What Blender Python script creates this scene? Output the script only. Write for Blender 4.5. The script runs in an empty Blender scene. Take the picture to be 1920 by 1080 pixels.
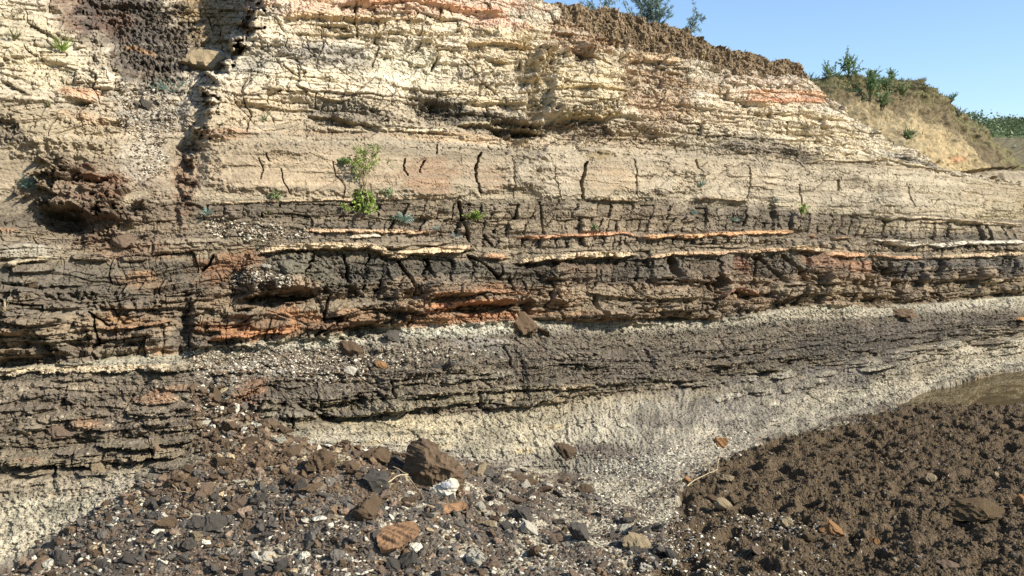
import bpy, math, random
import numpy as np
from mathutils import Vector, Matrix
random.seed(7); RNG = np.random.default_rng(7)
R = math.radians
scene = bpy.context.scene
# ------------------------------------------------------------------ camera, sky, sun
F = 1870.0; CAMZ = 1.6; PITCH = math.atan(110 / F)
cd = bpy.data.cameras.new('camera'); cam = bpy.data.objects.new('camera', cd)
scene.collection.objects.link(cam); scene.camera = cam
cd.sensor_width = 36; cd.lens = 36 * F / 1920; cd.clip_start = 0.05; cd.clip_end = 5000
cam.location = (0, 0, CAMZ); cam.rotation_euler = (R(90) - PITCH, 0, 0)
SUN_EL = R(35); SUN_AZ = math.atan2(1.0, -0.42)      # compass-style: x = sin, y = cos
w = bpy.data.worlds.new('World'); scene.world = w; w.use_nodes = True
nt = w.node_tree; bg = nt.nodes['Background']
sky = nt.nodes.new('ShaderNodeTexSky'); sky.sky_type = 'NISHITA'; sky.sun_disc = False
sky.sun_elevation = SUN_EL; sky.sun_rotation = SUN_AZ
sky.air_density = 1.0; sky.dust_density = 0.6; sky.ozone_density = 3.5; sky.altitude = 400
nt.links.new(sky.outputs[0], bg.inputs[0]); bg.inputs[1].default_value = 0.122
sd = bpy.data.lights.new('sun', 'SUN'); sun = bpy.data.objects.new('sun', sd); scene.collection.objects.link(sun)
sd.energy = 5.0; sd.angle = R(0.53); sd.color = (1, 0.96, 0.89)
tosun = Vector((math.sin(SUN_AZ) * math.cos(SUN_EL), math.cos(SUN_AZ) * math.cos(SUN_EL), math.sin(SUN_EL)))
sun.rotation_euler = tosun.to_track_quat('Z', 'Y').to_euler(); sun.location = tosun * 30
scene.view_settings.view_transform = 'Standard'; scene.view_settings.look = 'None'
scene.view_settings.exposure = 0.80; scene.view_settings.gamma = 1.0
scene.cycles.max_bounces = 5; scene.cycles.diffuse_bounces = 3
# ------------------------------------------------------------------ colour helper
KA = 0.66
def lin(c, k=KA):
    a = np.asarray(c, float) / 255.0
    a = np.where(a <= .04045, a / 12.92, ((a + .055) / 1.055) ** 2.4); g_ = a.mean()
    a = g_ + (a - g_) * .86
    return a * (g_ / .4) ** -.06 * k
# ------------------------------------------------------------------ noise
def h2(ix, iy, seed):
    a = (ix.astype(np.int64) * 374761393 + iy.astype(np.int64) * 668265263 + seed * 1442695041) & 0xFFFFFFFF
    a = ((a ^ (a >> 13)) * 1274126177) & 0xFFFFFFFF
    a = ((a ^ (a >> 16)) * 2246822519) & 0xFFFFFFFF
    return ((a ^ (a >> 15)) & 0xFFFFFF) / float(0x1000000)
def gn(x, y, seed=0):
    ix = np.floor(x); iy = np.floor(y); fx = x - ix; fy = y - iy
    ux = fx * fx * fx * (fx * (fx * 6 - 15) + 10); uy = fy * fy * fy * (fy * (fy * 6 - 15) + 10)
    def g(dx, dy):
        a = h2(ix + dx, iy + dy, seed) * 6.2831853
        return np.cos(a) * (fx - dx) + np.sin(a) * (fy - dy)
    n0 = g(0, 0) * (1 - ux) + g(1, 0) * ux; n1 = g(0, 1) * (1 - ux) + g(1, 1) * ux
    return (n0 * (1 - uy) + n1 * uy) * 1.5
def fbm(x, y, seed=0, o=4, gain=.5):
    s = 0; a = 1.0
    for i in range(o):
        s = s + a * gn(x, y, seed + i * 17); x = x * 2.03 + 3.1; y = y * 2.03 + 7.7; a *= gain
    return s
def voro(x, y, seed=0, jit=.9):
    """F1, F2-F1, cell random, offset from the cell's own centre"""
    ix = np.floor(x); iy = np.floor(y)
    f1 = np.full(x.shape, 9.); f2 = np.full(x.shape, 9.); rid = np.zeros(x.shape); ox = np.zeros(x.shape); oy = np.zeros(x.shape)
    for dy in (-1, 0, 1):
        for dx in (-1, 0, 1):
            cx = ix + dx; cy = iy + dy
            px = cx + .5 + (h2(cx, cy, seed) - .5) * jit; py = cy + .5 + (h2(cx, cy, seed + 5) - .5) * jit
            d = np.hypot(x - px, y - py); m = d < f1
            f2 = np.where(m, f1, np.minimum(f2, d))
            rid = np.where(m, h2(cx, cy, seed + 9), rid); ox = np.where(m, x - px, ox); oy = np.where(m, y - py, oy)
            f1 = np.where(m, d, f1)
    return f1, f2 - f1, rid, ox, oy
def bricks(x, y, w, h, seed):
    """coursed blocks: row offset, block offset, distance to the upright joint, to the bed joint, place inside the block"""
    yy = y / h + .45 * gn(x / (4 * w), y / h * .35, seed) + .12 * gn(x / w * 1.3, y / h, seed + 1); row = np.floor(yy); fy = yy - row
    r = h2(row, row * 0, seed + 2); xx = x / (w * (.6 + .9 * r)) + r * 37 + .3 * gn(x / w * .8, row * 3.7 + fy * .5, seed + 4); i = np.floor(xx); fx = xx - i
    l = .42 * h2(i, row, seed + 5); rr = 1 + .42 * h2(i + 1, row, seed + 5); left = fx < l
    pl_ = -1 + .42 * h2(i - 1, row, seed + 5)
    ci = np.where(left, i - 1, i); a = np.where(left, pl_, l); b = np.where(left, l, rr); u = (fx - a) / (b - a)
    return r, h2(ci, row, seed + 7), np.minimum(fx - a, b - fx) * w, np.minimum(fy, 1 - fy) * h, u, fy, h2(ci, row, seed + 11)
def ss(a, b, x):
    t = np.clip((x - a) / (b - a), 0, 1); return t * t * (3 - 2 * t)
def L(pts, x):
    p = np.asarray(pts, float); return np.interp(x, p[:, 0], p[:, 1])
# ------------------------------------------------------------------ view rays (used to lay the survey of the cliff out in metres)
cp, sp = math.cos(PITCH), math.sin(PITCH)
def unproj(px, py, Y):
    u = (px - 960) / F; v = (540 - py) / F
    dx, dy, dz = u, cp + v * sp, -sp + v * cp
    k = Y / dy
    return dx * k, Y + 0 * k, CAMZ + dz * k
def tanel(px, py):
    v = (540 - py) / F
    return (-sp + v * cp) / (cp + v * sp)
# ------------------------------------------------------------------ survey lines of the cliff
SKYL = [(-600, -120), (960, -110), (1000, -30), (1022, 4), (1060, 11), (1100, 18), (1150, 22), (1200, 36), (1250, 50), (1290, 62), (1320, 82),
        (1345, 88), (1372, 93), (1400, 101), (1430, 111), (1470, 114), (1492, 120), (1515, 146), (1545, 176), (1600, 212), (1650, 243), (1662, 262),
        (1700, 277), (1735, 290), (1760, 305), (1790, 318), (1850, 330), (1925, 342), (2400, 372)]
B1 = [(-600, 275), (0, 270), (400, 256), (700, 262), (960, 278), (1200, 286), (1400, 298), (1600, 313), (1780, 326), (1925, 352), (2400, 385)]
B2 = [(-600, 405), (0, 400), (400, 380), (700, 375), (960, 376), (1200, 378), (1400, 380), (1500, 395), (1600, 405), (1750, 406), (1925, 412), (2400, 425)]
B3 = [(-600, 515), (0, 492), (200, 486), (480, 471), (960, 486), (1400, 470), (1925, 476), (2400, 462)]
B4 = [(-600, 735), (0, 688), (350, 664), (400, 650), (600, 632), (740, 612), (960, 600), (1200, 602), (1350, 598), (1500, 575), (1650, 577), (1925, 553), (2400, 510)]
B5 = [(-600, 765), (0, 712), (350, 698), (500, 664), (640, 656), (800, 641), (960, 630), (1200, 634), (1350, 622), (1600, 601), (1925, 586), (2400, 535)]
B6 = [(-600, 980), (0, 905), (180, 885), (350, 855), (500, 792), (640, 795), (800, 782), (960, 766), (1100, 742), (1300, 730), (1450, 712), (1600, 690), (1700, 668), (1800, 652), (1925, 635), (2400, 565)]
B7 = [(-600, 1150), (0, 1064), (180, 965), (350, 893), (500, 862), (620, 852), (760, 862), (960, 872), (1100, 890), (1250, 900), (1350, 858), (1450, 815), (1600, 775), (1700, 748), (1750, 727), (1850, 704), (1925, 689), (2400, 600)]
YC = [9.7, 8.15, 8.0, 7.8, 7.5, 7.4, 6.75]        # distance at the picture's middle of the lines above
ZB = [3.83, 2.26, 1.83, 1.37, .925, .82, .39, .10]
STEP = 1.4; ROWS = 880
pxs = np.concatenate([np.linspace(-600, -40, 60)[:-1], np.arange(-40, 1962, STEP), np.linspace(1962, 2400, 60)[1:]])
NX = len(pxs)
rows_t = np.linspace(0, 1, ROWS)
top = L(SKYL, pxs) + np.where((pxs > 1015), 1.0, 0) * (fbm(pxs / 26., pxs * 0, 3, 4) * 5.0)
PX = np.repeat(pxs[:, None], ROWS, 1); PY = top[:, None] + (1112 - top[:, None]) * rows_t[None, :]
nearrows = 1112 + (np.linspace(0, 1, 40)[1:] ** 1.7) * 2600
PX = np.concatenate([PX, np.repeat(pxs[:, None], len(nearrows), 1)], 1); PY = np.concatenate([PY, np.repeat(nearrows[None, :], NX, 0)], 1)
NY = PY.shape[1]
U = (PX - 960) / F
g = 1 / (1 - .775 * U); gcol = g
bl = [top] + [L(b, pxs) for b in (B1, B2, B3, B4, B5, B6, B7)]
T = tanel(PX, PY)
# ground height (rubble toe a little raised against the cliff) and ground distance
def gz0(px, py):
    b7 = L(B7, px); z7 = np.clip(1.6 + 6.3 / (1 - .775 * (px - 960) / F) * tanel(px, b7), 0, .42) * ss(1250, 1020, px)
    return z7 * ss(1115, 0, py - 0) * 0 + z7 * np.clip(1 - (py - b7) / np.maximum(1120 - b7, 60), 0, 1) ** 1.3
GZ = gz0(PX, PY)
Yg = (CAMZ - GZ) / np.maximum(-T, .03)
gc = gcol[:, 0]
y7z = gz0(pxs, bl[7]); Y7 = (CAMZ - y7z) / -tanel(pxs, bl[7])
Ys = [YC[j] * gc for j in range(7)] + [Y7]
Ys[6] = np.maximum(Ys[6], Y7 + .35); Ys[5] = np.maximum(Ys[5], Ys[6] + .3); Ys[4] = np.maximum(Ys[4], Ys[5] + .08)
# steeper top: distance grows with height above b1
Ys[0] = Ys[1] + (bl[1] - bl[0]) / F * gc * 8.6 * .75
BASE = np.zeros_like(PY); ZBED = np.zeros_like(PY); V = np.zeros_like(PY)
for j in range(7):
    a = bl[j][:, None]; b = bl[j + 1][:, None]
    f = (PY - a) / (b - a); m = (PY >= a) & (PY < b)
    if j == 0: m |= PY < a
    yy = Ys[j][:, None] * (1 - f) + Ys[j + 1][:, None] * f
    zt = ZB[1] + (bl[1] - bl[0]) / F * gc * 8.6 if j == 0 else np.full(NX, ZB[j])
    zz = zt[:, None] * (1 - f) + ZB[j + 1] * f
    BASE = np.where(m, yy, BASE); ZBED = np.where(m, zz, ZBED); V = np.where(m, j + f, V)
mg = PY >= bl[7][:, None]
BASE = np.where(mg, Yg, BASE); V = np.where(mg, 7.5, V); ZBED = np.where(mg, .1, ZBED)
S = U * (8.0 * g) / .79            # metres along the wall
# the gully cut into the left of the face
XL = L([(-120, 40), (0, 95), (45, 130), (65, 150), (110, 185), (150, 212), (200, 210), (260, 225), (350, 270), (450, 300), (520, 330), (560, 345)], PY)
XR = L([(-120, 500), (0, 488), (20, 476), (60, 464), (100, 442), (130, 415), (150, 388), (200, 392), (250, 378), (300, 350), (350, 352), (400, 340), (560, 340)], PY)
gw = fbm(PX / 30., PY / 18., 7, 4)
GA = L([(-120, .95), (0, .9), (60, .8), (110, .6), (160, .40), (250, .17), (350, .09), (450, .03), (560, 0)], PY)
GULL = GA * ss(-5, 70, PX - XL + 14 * gw) * ss(14, -12, PX - XR + 22 * gw)
BASE = BASE + GULL + .35 * ss(120, -20, PX) * ss(300, 0, PY) * 0
ZG = ZBED
# ------------------------------------------------------------------ displacement D (metres towards the viewer) and colour C
D = np.zeros_like(PY); C = np.zeros(PY.shape + (3,))
cliff = V < 7
nlow = fbm(S / 1.7, ZBED / 1.1, 11, 3)
wob = fbm(S / .5, ZBED / .35, 21, 3)
fine = fbm(S / .12, ZBED / .06, 31, 3)
# colour along the beds: (V, colour)
CT = [(0, (224, 206, 172)), (.25, (224, 206, 172)), (.5, (224, 206, 172)), (.75, (212, 194, 160)), (.93, (186, 164, 128)), (1.0, (184, 166, 134)),
      (1.05, (174, 156, 124)), (1.35, (168, 148, 116)), (1.6, (172, 152, 120)), (1.97, (182, 164, 130)), (2.0, (126, 112, 88)), (2.2, (122, 108, 86)), (2.45, (150, 132, 102)), (2.6, (128, 112, 90)),
      (2.8, (138, 122, 96)), (3.0, (152, 134, 104)), (3.05, (116, 104, 84)), (3.35, (124, 108, 86)), (3.5, (150, 126, 96)), (3.65, (156, 136, 104)), (3.85, (140, 120, 92)), (3.97, (144, 124, 94)),
      (4.03, (192, 180, 148)), (4.45, (178, 166, 138)), (4.75, (138, 126, 104)), (5.1, (126, 112, 90)), (5.45, (120, 106, 84)), (5.7, (122, 108, 84)), (5.88, (152, 136, 106)), (5.98, (130, 114, 90)),
      (6.06, (176, 160, 126)), (6.5, (188, 174, 142)), (6.85, (172, 160, 134)), (7, (150, 138, 116)), (8, (150, 138, 118))]
ctv = np.array([c[0] for c in CT]); ctc = np.array([lin(c[1]) for c in CT])
Vw = np.clip(V + .05 * wob + .02 * fine, 0, 6.999)
for k in range(3): C[..., k] = np.interp(Vw, ctv, ctc[:, k])
# thin bedding stripes
stripe = fbm(S / 2.2, ZBED / .035, 41, 3)
C *= (1 + .16 * stripe + .10 * nlow)[..., None]
def prop(tab): return np.interp(V, [t[0] for t in tab], [t[1] for t in tab])
lamA = prop([(0, .010), (.6, .010), (.95, .010), (1.0, .012), (1.1, .003), (1.9, .004), (2, .006), (3, .008), (3.4, .018), (4, .022), (4.05, .004), (5, .004), (5.3, .02), (5.9, .03), (6.05, .004), (7, .003)])
blkA = prop([(0, .020), (.9, .018), (1.05, .004), (1.9, .006), (2, .008), (3.1, .014), (3.4, .024), (3.98, .026), (4.05, .01), (5, .01), (5.2, .026), (5.95, .035), (6.05, .012), (7, .012)])
rghA = prop([(0, .0055), (.9, .005), (1.05, .0022), (1.95, .0022), (2, .004), (3, .005), (4, .006), (4.05, .014), (5, .014), (6, .014), (7, .014)])
# benches: every bed that juts has a lip over the softer bed under it
lam = fbm(S / 1.6, ZBED / .11, 51, 3) ; lam2 = fbm(S / .7, ZBED / .035, 57, 2)
D += lamA * (np.clip(lam * 2.6, -1, 1) + .6 * np.clip(lam2 * 2.4, -1, 1))
# broken blocks at three sizes
tx = S + .05 * wob; ty = ZBED + .03 * wob
f1, e1, r1, ox, oy = voro(tx / .42, ty / .13, 61); D += blkA * ((r1 - .5) * 1.8 + oy * (r1 - .3) * .9 + ox * (h2(np.floor(r1 * 999), r1 * 0, 3) - .5) * 1.3); D -= blkA * .9 * ss(.07, .0, e1)
C *= (1 + .16 * (r1 - .5))[..., None]
f1, e2, r2, ox, oy = voro(tx / .17 + 9, ty / .055, 67); D += blkA * .55 * ((r2 - .5) * 1.5 + oy * (r2 - .4)); D -= blkA * .35 * ss(.09, .0, e2)
f1, e3, r3, ox, oy = voro(tx / .06 + 4, ty / .03, 71); D += (rghA + blkA * .15) * ((r3 - .5) * 1.6)
C *= (1 + .14 * (r2 - .5) + .16 * (r3 - .5))[..., None]
brR = 1 + 1.2 * ss(1120, 1260, PX) * ss(1.0, 1.1, V) * ss(2.05, 1.9, V)
brA = brR * prop([(0, .036), (.9, .030), (.98, .010), (1.05, .003), (1.9, .003), (2, .012), (3.1, .022), (3.4, .040), (3.98, .044), (4.05, 0), (5, 0), (5.2, .026), (5.9, .030), (6.05, 0), (7, 0)]) * (.35 + 1.0 * ss(-.4, .5, fbm(S / .7, ZBED / .25, 501, 2)))
for bw, bh, sd_, wt in ((.36, .10, 511, 1.0), (.17, .045, 521, .5)):
    rr_, rb, ex, ey, bu, bv, tl_ = bricks(tx, ty, bw, bh, sd_)
    D += brA * wt * ((rr_ - .5) * 1.3 + (rb - .5) * 1.5 + (bu - .5) * (tl_ - .5) * 1.2 + (bv - .5) * (tl_ - .35) * 1.0 - .9 * ss(.008, .001, ex) - .45 * ss(.006, .001, ey))
    C *= (1 + .22 * wt * (rb - .5) * ss(0, .01, brA) + .16 * wt * (rr_ - .5))[..., None]
# hairline cracks
cw = fbm(S / .09, ZBED / .07, 531, 3) * .25
fA, eA, rA, _, _ = voro(S / .30 + cw, ZBED / .17 + cw * 1.2, 537, 1.0); fB, eB, rB, _, _ = voro(S / .085 + cw, ZBED / .06 + cw, 541, 1.0)
hc = brR * prop([(0, .013), (.95, .014), (1.05, .005), (1.9, .005), (2.0, .008), (4, .014), (4.05, 0), (5.2, 0), (5.5, .012), (6, .012), (6.05, 0), (7, 0)])
D -= hc * 1.3 * ss(.035, .006, eA) * ss(.2, .6, h2(np.floor(S / .2), np.floor(ZBED / .1), 5)) + hc * .7 * ss(.07, .01, eB) * ss(-.1, .4, fbm(S / .5, ZBED / .3, 547, 2))
D += rghA * fbm(S / .045, ZBED / .03, 77, 3) * 1.3
D += .10 * fbm(S / 1.3, ZBED / .8, 81, 2) * ss(.0, .9, np.abs(V - 1.5) + .35)
# upper face: stronger weathering, more hollows
up = ss(1.0, .85, V)
D += up * (.045 * fbm(S / .55 + .4 * wob, ZBED / .25, 91, 3))
# ---- authored features in survey coordinates -------------------------------------------------
def win(x0, x1, y0, y1):
    i0 = np.searchsorted(pxs, x0); i1 = np.searchsorted(pxs, x1) + 1
    sub = PY[i0:i1]; j = np.where((sub.max(0) >= y0) & (sub.min(0) <= y1))[0]
    if len(j) == 0 or i1 <= i0: return None
    return (slice(i0, i1), slice(j[0], j[-1] + 1))
WN = fbm(PX / 38., PY / 22., 101, 4); WN2 = fbm(PX / 9., PY / 7., 107, 3)
def patch(cx, cy, rx, ry, col, s=1., rot=0, soft=.35, nz=.45, rough=0.):
    r = max(rx, ry) * 1.7; w_ = win(cx - r, cx + r, cy - r, cy + r)
    if w_ is None: return
    x = PX[w_] - cx; y = PY[w_] - cy; c, s_ = math.cos(R(rot)), math.sin(R(rot))
    d = np.sqrt(((x * c + y * s_) / rx) ** 2 + ((-x * s_ + y * c) / ry) ** 2) + nz * WN[w_] + nz * .5 * WN2[w_]
    m = s * (1 - ss(1 - soft, 1 + soft, d)) * np.clip(.9 + .55 * stripe[w_] + .3 * WN2[w_], 0, 1); cl = lin(col)
    sh = 1 + .18 * stripe[w_] + .22 * (r2[w_] - .5) + .2 * (r3[w_] - .5)
    C[w_] = C[w_] * (1 - m[..., None]) + (cl * sh[..., None]) * m[..., None]
    if rough: D[w_] += m * rough * WN2[w_]
def bump(cx, cy, rx, ry, d, rot=0, hard=.3, nz=.3):
    r = max(rx, ry) * 1.8; w_ = win(cx - r, cx + r, cy - r, cy + r)
    if w_ is None: return
    x = PX[w_] - cx; y = PY[w_] - cy; c, s_ = math.cos(R(rot)), math.sin(R(rot))
    q = (np.abs((x * c + y * s_) / rx) ** 3 + np.abs((-x * s_ + y * c) / ry) ** 3) ** (1 / 3.) + nz * WN[w_] + nz * .4 * WN2[w_]
    D[w_] += d * (1 - ss(1 - hard, 1 + hard, q))
p_y = lambda t_: sum(q_[1] for q_ in t_) / len(t_)
def ledge(pts, th, out, col=None, under=1.0, nz=1.0, cs=1.0):
    out = out * (.48 if p_y(pts) < 250 else .7); p = np.asarray(pts, float); w_ = win(p[0, 0], p[-1, 0], p[:, 1].min() - th * 4, p[:, 1].max() + th * 6)
    if w_ is None: return
    X = PX[w_]; xm = X[:, :1]
    n = fbm(xm / 40., xm * 0 + p[0, 1], 113, 4)[:, :1]; n2 = fbm(xm / 11., xm * 0 + p[0, 1], 119, 3)[:, :1]
    cy = np.interp(xm, p[:, 0], p[:, 1]) + nz * (n * 2.0 + n2 * .35)
    e = np.minimum(ss(p[0, 0], p[0, 0] + 25, xm), ss(p[-1, 0], p[-1, 0] - 25, xm))
    t = th * (.55 + .45 * np.clip(n2 * .6 + n * 1.2 + .75, 0, 1.3)) * (.35 + .65 * e)
    dy = PY[w_] - cy
    inside = ss(-t / 2 - 1.5, -t / 2 + .8, dy) * ss(t / 2 + .9, t / 2 - .7, dy)
    D[w_] += out * inside * e * (1 + .6 * n)
    back = ss(-t * 3, -t / 2, dy) * ss(-t / 2 + .5, -t / 2 - .5, dy)
    D[w_] += out * .55 * back * e
    und = ss(t / 2 - .5, t / 2 + 1, dy) * ss(t / 2 + 6 + under * 8, t / 2 + 3, dy)
    D[w_] -= out * .6 * under * und * e
    if col is not None:
        m = (cs * inside * e * (.85 + .15 * np.clip(WN2[w_] * 2 + .8, 0, 1)))[..., None]; C[w_] = C[w_] * (1 - m) + lin(col) * (1 + .2 * WN[w_][..., None]) * m
def crack(pts, wd, dep, nz=1.0):
    p = np.asarray(pts, float); w_ = win(p[:, 0].min() - 14, p[:, 0].max() + 14, p[:, 1].min() - 10, p[:, 1].max() + 10)
    if w_ is None: return
    X = PX[w_] + nz * 2.2 * WN[w_] + nz * .9 * WN2[w_]; Y_ = PY[w_] + nz * 1.5 * WN2[w_]; d = np.full(X.shape, 1e9)
    for (ax, ay), (bx, by) in zip(p[:-1], p[1:]):
        vx, vy = bx - ax, by - ay; t = np.clip(((X - ax) * vx + (Y_ - ay) * vy) / (vx * vx + vy * vy), 0, 1)
        d = np.minimum(d, np.hypot(X - ax - t * vx, Y_ - ay - t * vy))
    D[w_] -= dep * .8 * ss(wd * .75, wd * .2, d)
def columns(ft, fb, spacing, skew, dep, seed, x0=-600, x1=2400, rnd=.5, cr=1.0):
    """upright joints between two bedding lines: rounded blocks side by side"""
    w_ = win(x0, x1, min(p[1] for p in ft) - 10, max(p[1] for p in fb) + 10)
    a = L(ft, PX[w_]) + 3 * WN[w_]; b = L(fb, PX[w_]) + 3 * WN[w_]
    f = (PY[w_] - a) / np.maximum(b - a, 2)
    q = (S[w_] + skew * (f - .5) * .12 + .03 * WN[w_] + .012 * WN2[w_]) / spacing
    q = q + 1.1 * gn(S[w_] / .9 + seed, f * 0 + .5, seed); amp = .55 + .9 * ss(-.3, .5, gn(S[w_] / .5, f * .6, seed + 8))
    i = np.floor(q); best = np.full(q.shape, 9.); sec = np.full(q.shape, 9.); rid = np.zeros(q.shape)
    for dx in (-1, 0, 1):
        c_ = i + dx + .5 + (h2(i + dx, i * 0, seed) - .5) * .8; d = np.abs(q - c_)
        m = d < best; sec = np.where(m, best, np.minimum(sec, d)); rid = np.where(m, h2(i + dx, i * 0, seed + 3), rid); best = np.where(m, d, best)
    e = (sec - best) * spacing
    inside = ss(-.04, .05, f) * ss(1.04, .95, f) * ss(x0, x0 + 60, PX[w_]) * ss(x1, x1 - 60, PX[w_])
    dd = dep * (rid - .55) * 1.3 + dep * .35 * (1 - best ** 2 * 3) * rnd - dep * cr * 1.7 * ss(.022, .003, e) * (.12 + .88 * ss(.30, .55, gn(q * .9, f * 1.3 + seed, seed + 5) + .45))
    dd += dep * .5 * (ss(0, .25, f) * ss(1, .75, f) - .5) * ss(-.3, .3, WN[w_] + .1)
    D[w_] += inside * dd * amp
    C[w_] *= (1 + inside * .45 * (rid - .5))[..., None]
# ---- features of the face
# --- broad shapes
bump(560, 515, 110, 32, .10, 0, .25); bump(1010, 530, 420, 26, .05, 0, .3); bump(560, 600, 190, 38, .10, -5, .2); bump(870, 568, 110, 34, .07, 4, .2)
bump(1085, 160, 85, 62, .16, 8, .25); bump(930, 110, 90, 42, .07, 10, .35); bump(620, 60, 150, 45, .06, 0, .3); bump(390, 200, 40, 60, .08, 0, .4)
bump(150, 360, 75, 34, .16, 15, .3, .6); bump(200, 400, 60, 40, .08, 0, .4, .7); bump(95, 600, 90, 55, .10, 0, .3); bump(230, 600, 70, 50, .06, 5, .3); bump(60, 210, 130, 60, .10, 30, .5)
bump(1050, 245, 90, 26, -.11, -12, .4, .5); bump(975, 238, 45, 12, -.16, 5, .4); bump(870, 225, 110, 22, -.08, 10, .5); bump(620, 215, 110, 20, -.06, 8, .5)
bump(1005, 190, 16, 40, -.12, 10, .4, .5); bump(1075, 110, 12, 22, -.12, -20, .4, .5); bump(1075, 690, 330, 34, .05, 3, .5); bump(900, 745, 220, 20, .07, -4, .3)
bump(585, 745, 90, 34, .06, -8, .3, .5); bump(460, 725, 40, 30, .05, 0, .3, .5); bump(1450, 265, 100, 30, -.06, 5, .5); bump(700, 320, 330, 48, .05, 0, .15, .15); bump(1130, 330, 170, 42, .05, 0, .2, .2)
bump(120, 415, 40, 16, -.20, 10, .4); bump(345, 610, 10, 44, -.09, 0, .7, .8); bump(362, 305, 20, 34, -.07, 5, .7, .8)
bump(1690, 538, 9, 26, -.14, 0, .4, .5); bump(1260, 502, 7, 22, -.2, 0, .4, .4); bump(1450, 397, 8, 16, -.08, 0, .4, .4); bump(1385, 400, 9, 18, -.06, 15, .4); bump(1440, 545, 10, 13, -.10, 0, .4, .5); bump(1390, 555, 20, 10, -.09, 10, .4, .6); bump(1345, 533, 9, 12, -.15, 0, .4, .5)
bump(685, 622, 45, 12, -.18, -5, .4, .5); bump(520, 560, 60, 9, -.18, -8, .4, .4); bump(900, 576, 55, 7, -.12, -5, .4, .4); bump(590, 770, 50, 8, -.05, 30, .4, .5); bump(985, 575, 12, 12, -.14, 0, .4, .5); bump(25, 682, 45, 8, -.16, -4, .4)
bump(1500, 520, 80, 50, -.04, 60, .5); bump(1690, 465, 30, 10, -.08, 0, .4); bump(1090, 640, 60, 20, .03, 0, .4); bump(430, 605, 30, 14, -.08, 0, .4)
# --- colours: gully and left buttress
patch(150, 25, 60, 40, (140, 108, 80), .9, 30); patch(265, 70, 100, 62, (100, 90, 78), 1.0, 35, rough=.03); patch(260, 130, 85, 28, (104, 88, 70), 1.0, 20, rough=.03); patch(180, 40, 60, 50, (132, 104, 82), .8, 30); patch(385, 40, 90, 60, (164, 138, 94), .95, 10, rough=.02)
patch(255, 55, 125, 80, (98, 88, 76), .95, 30, .25, .35, .02); patch(200, 300, 40, 60, (128, 110, 88), .5); patch(215, 40, 40, 30, (120, 92, 72), .7); patch(265, 97, 30, 5, (196, 150, 96), .8, 15); patch(285, 195, 75, 46, (168, 158, 138), .9, 10, rough=.025); patch(262, 300, 42, 48, (190, 176, 152), .7, 0)
patch(60, 90, 100, 60, (206, 188, 146), .8, 40); patch(170, 110, 40, 50, (204, 186, 150), .7, 50); patch(150, 172, 38, 8, (214, 160, 112), .8); patch(90, 250, 130, 45, (176, 156, 120), .8, 10); patch(60, 310, 100, 26, (150, 132, 102), .7)
patch(10, 240, 50, 20, (130, 115, 92), .8, 40); patch(160, 220, 50, 10, (196, 160, 118), .6, 4)
patch(160, 385, 78, 62, (116, 88, 66), .9, 30, rough=.03); patch(210, 350, 50, 30, (138, 98, 68), .7, rough=.03); patch(300, 400, 65, 66, (138, 117, 92), .8, rough=.02); patch(40, 400, 60, 36, (118, 104, 84), .8)
patch(350, 340, 26, 60, (128, 92, 66), .7); patch(45, 470, 65, 16, (176, 164, 138), .9); patch(15, 430, 24, 4, (196, 150, 104), .8)
patch(100, 550, 150, 50, (118, 108, 90), .8); patch(250, 470, 90, 22, (132, 104, 78), .7); patch(268, 527, 45, 18, (172, 130, 86), .8, 5); patch(430, 500, 62, 28, (160, 118, 80), .95, -12)
patch(300, 545, 50, 20, (134, 116, 92), .7); patch(45, 620, 45, 22, (146, 122, 90), .7); patch(255, 605, 75, 20, (166, 126, 82), .9); patch(490, 608, 110, 24, (184, 128, 78), .95, -6); patch(450, 595, 50, 12, (108, 104, 88), .7, -8)
patch(300, 655, 35, 10, (178, 134, 92), .7); patch(215, 640, 60, 12, (120, 100, 78), .7); patch(340, 590, 25, 55, (96, 90, 78), .8); patch(640, 610, 26, 14, (196, 138, 88), .6)
patch(170, 780, 190, 66, (124, 108, 86), .85, 3, rough=.010); patch(300, 740, 26, 11, (180, 132, 92), .7); patch(120, 830, 120, 18, (124, 108, 80), .6); patch(250, 868, 90, 18, (150, 134, 102), .6)
patch(475, 735, 35, 24, (166, 118, 80), .7, -50); patch(395, 715, 60, 12, (134, 118, 96), .6); patch(585, 730, 90, 30, (112, 100, 82), .8, -10, rough=.012); patch(600, 790, 80, 18, (134, 120, 92), .7)
patch(70, 985, 130, 60, (200, 186, 152), .9, -20); patch(250, 905, 80, 22, (192, 176, 146), .9, -8); patch(80, 915, 110, 22, (158, 140, 112), .7)
# --- main face
patch(760, 8, 270, 20, (228, 180, 140), .7, 0, .3); patch(580, 30, 70, 9, (238, 184, 142), .7); patch(930, 42, 70, 12, (240, 178, 138), .7, 10); patch(690, 45, 180, 12, (228, 200, 150), .6)
patch(620, 108, 90, 22, (150, 142, 126), .85, 5, rough=.01); patch(480, 120, 60, 20, (168, 158, 136), .8, -20); patch(640, 65, 150, 18, (216, 194, 152), .6); patch(770, 125, 75, 40, (238, 224, 186), .85, 5); patch(560, 150, 90, 14, (222, 204, 164), .7)
patch(940, 100, 90, 42, (224, 198, 148), .7, 8); patch(1000, 70, 70, 20, (222, 196, 144), .6); patch(1090, 160, 80, 55, (208, 184, 134), .7, 8); patch(1085, 70, 60, 45, (196, 160, 118), .85, rough=.03); patch(880, 175, 100, 20, (224, 202, 156), .7, 5)
patch(1140, 60, 50, 40, (190, 152, 112), .8, 40, rough=.03); patch(1230, 180, 80, 60, (190, 158, 118), .85, 40, rough=.03); patch(1150, 250, 70, 24, (180, 156, 120), .7, rough=.02)
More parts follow.
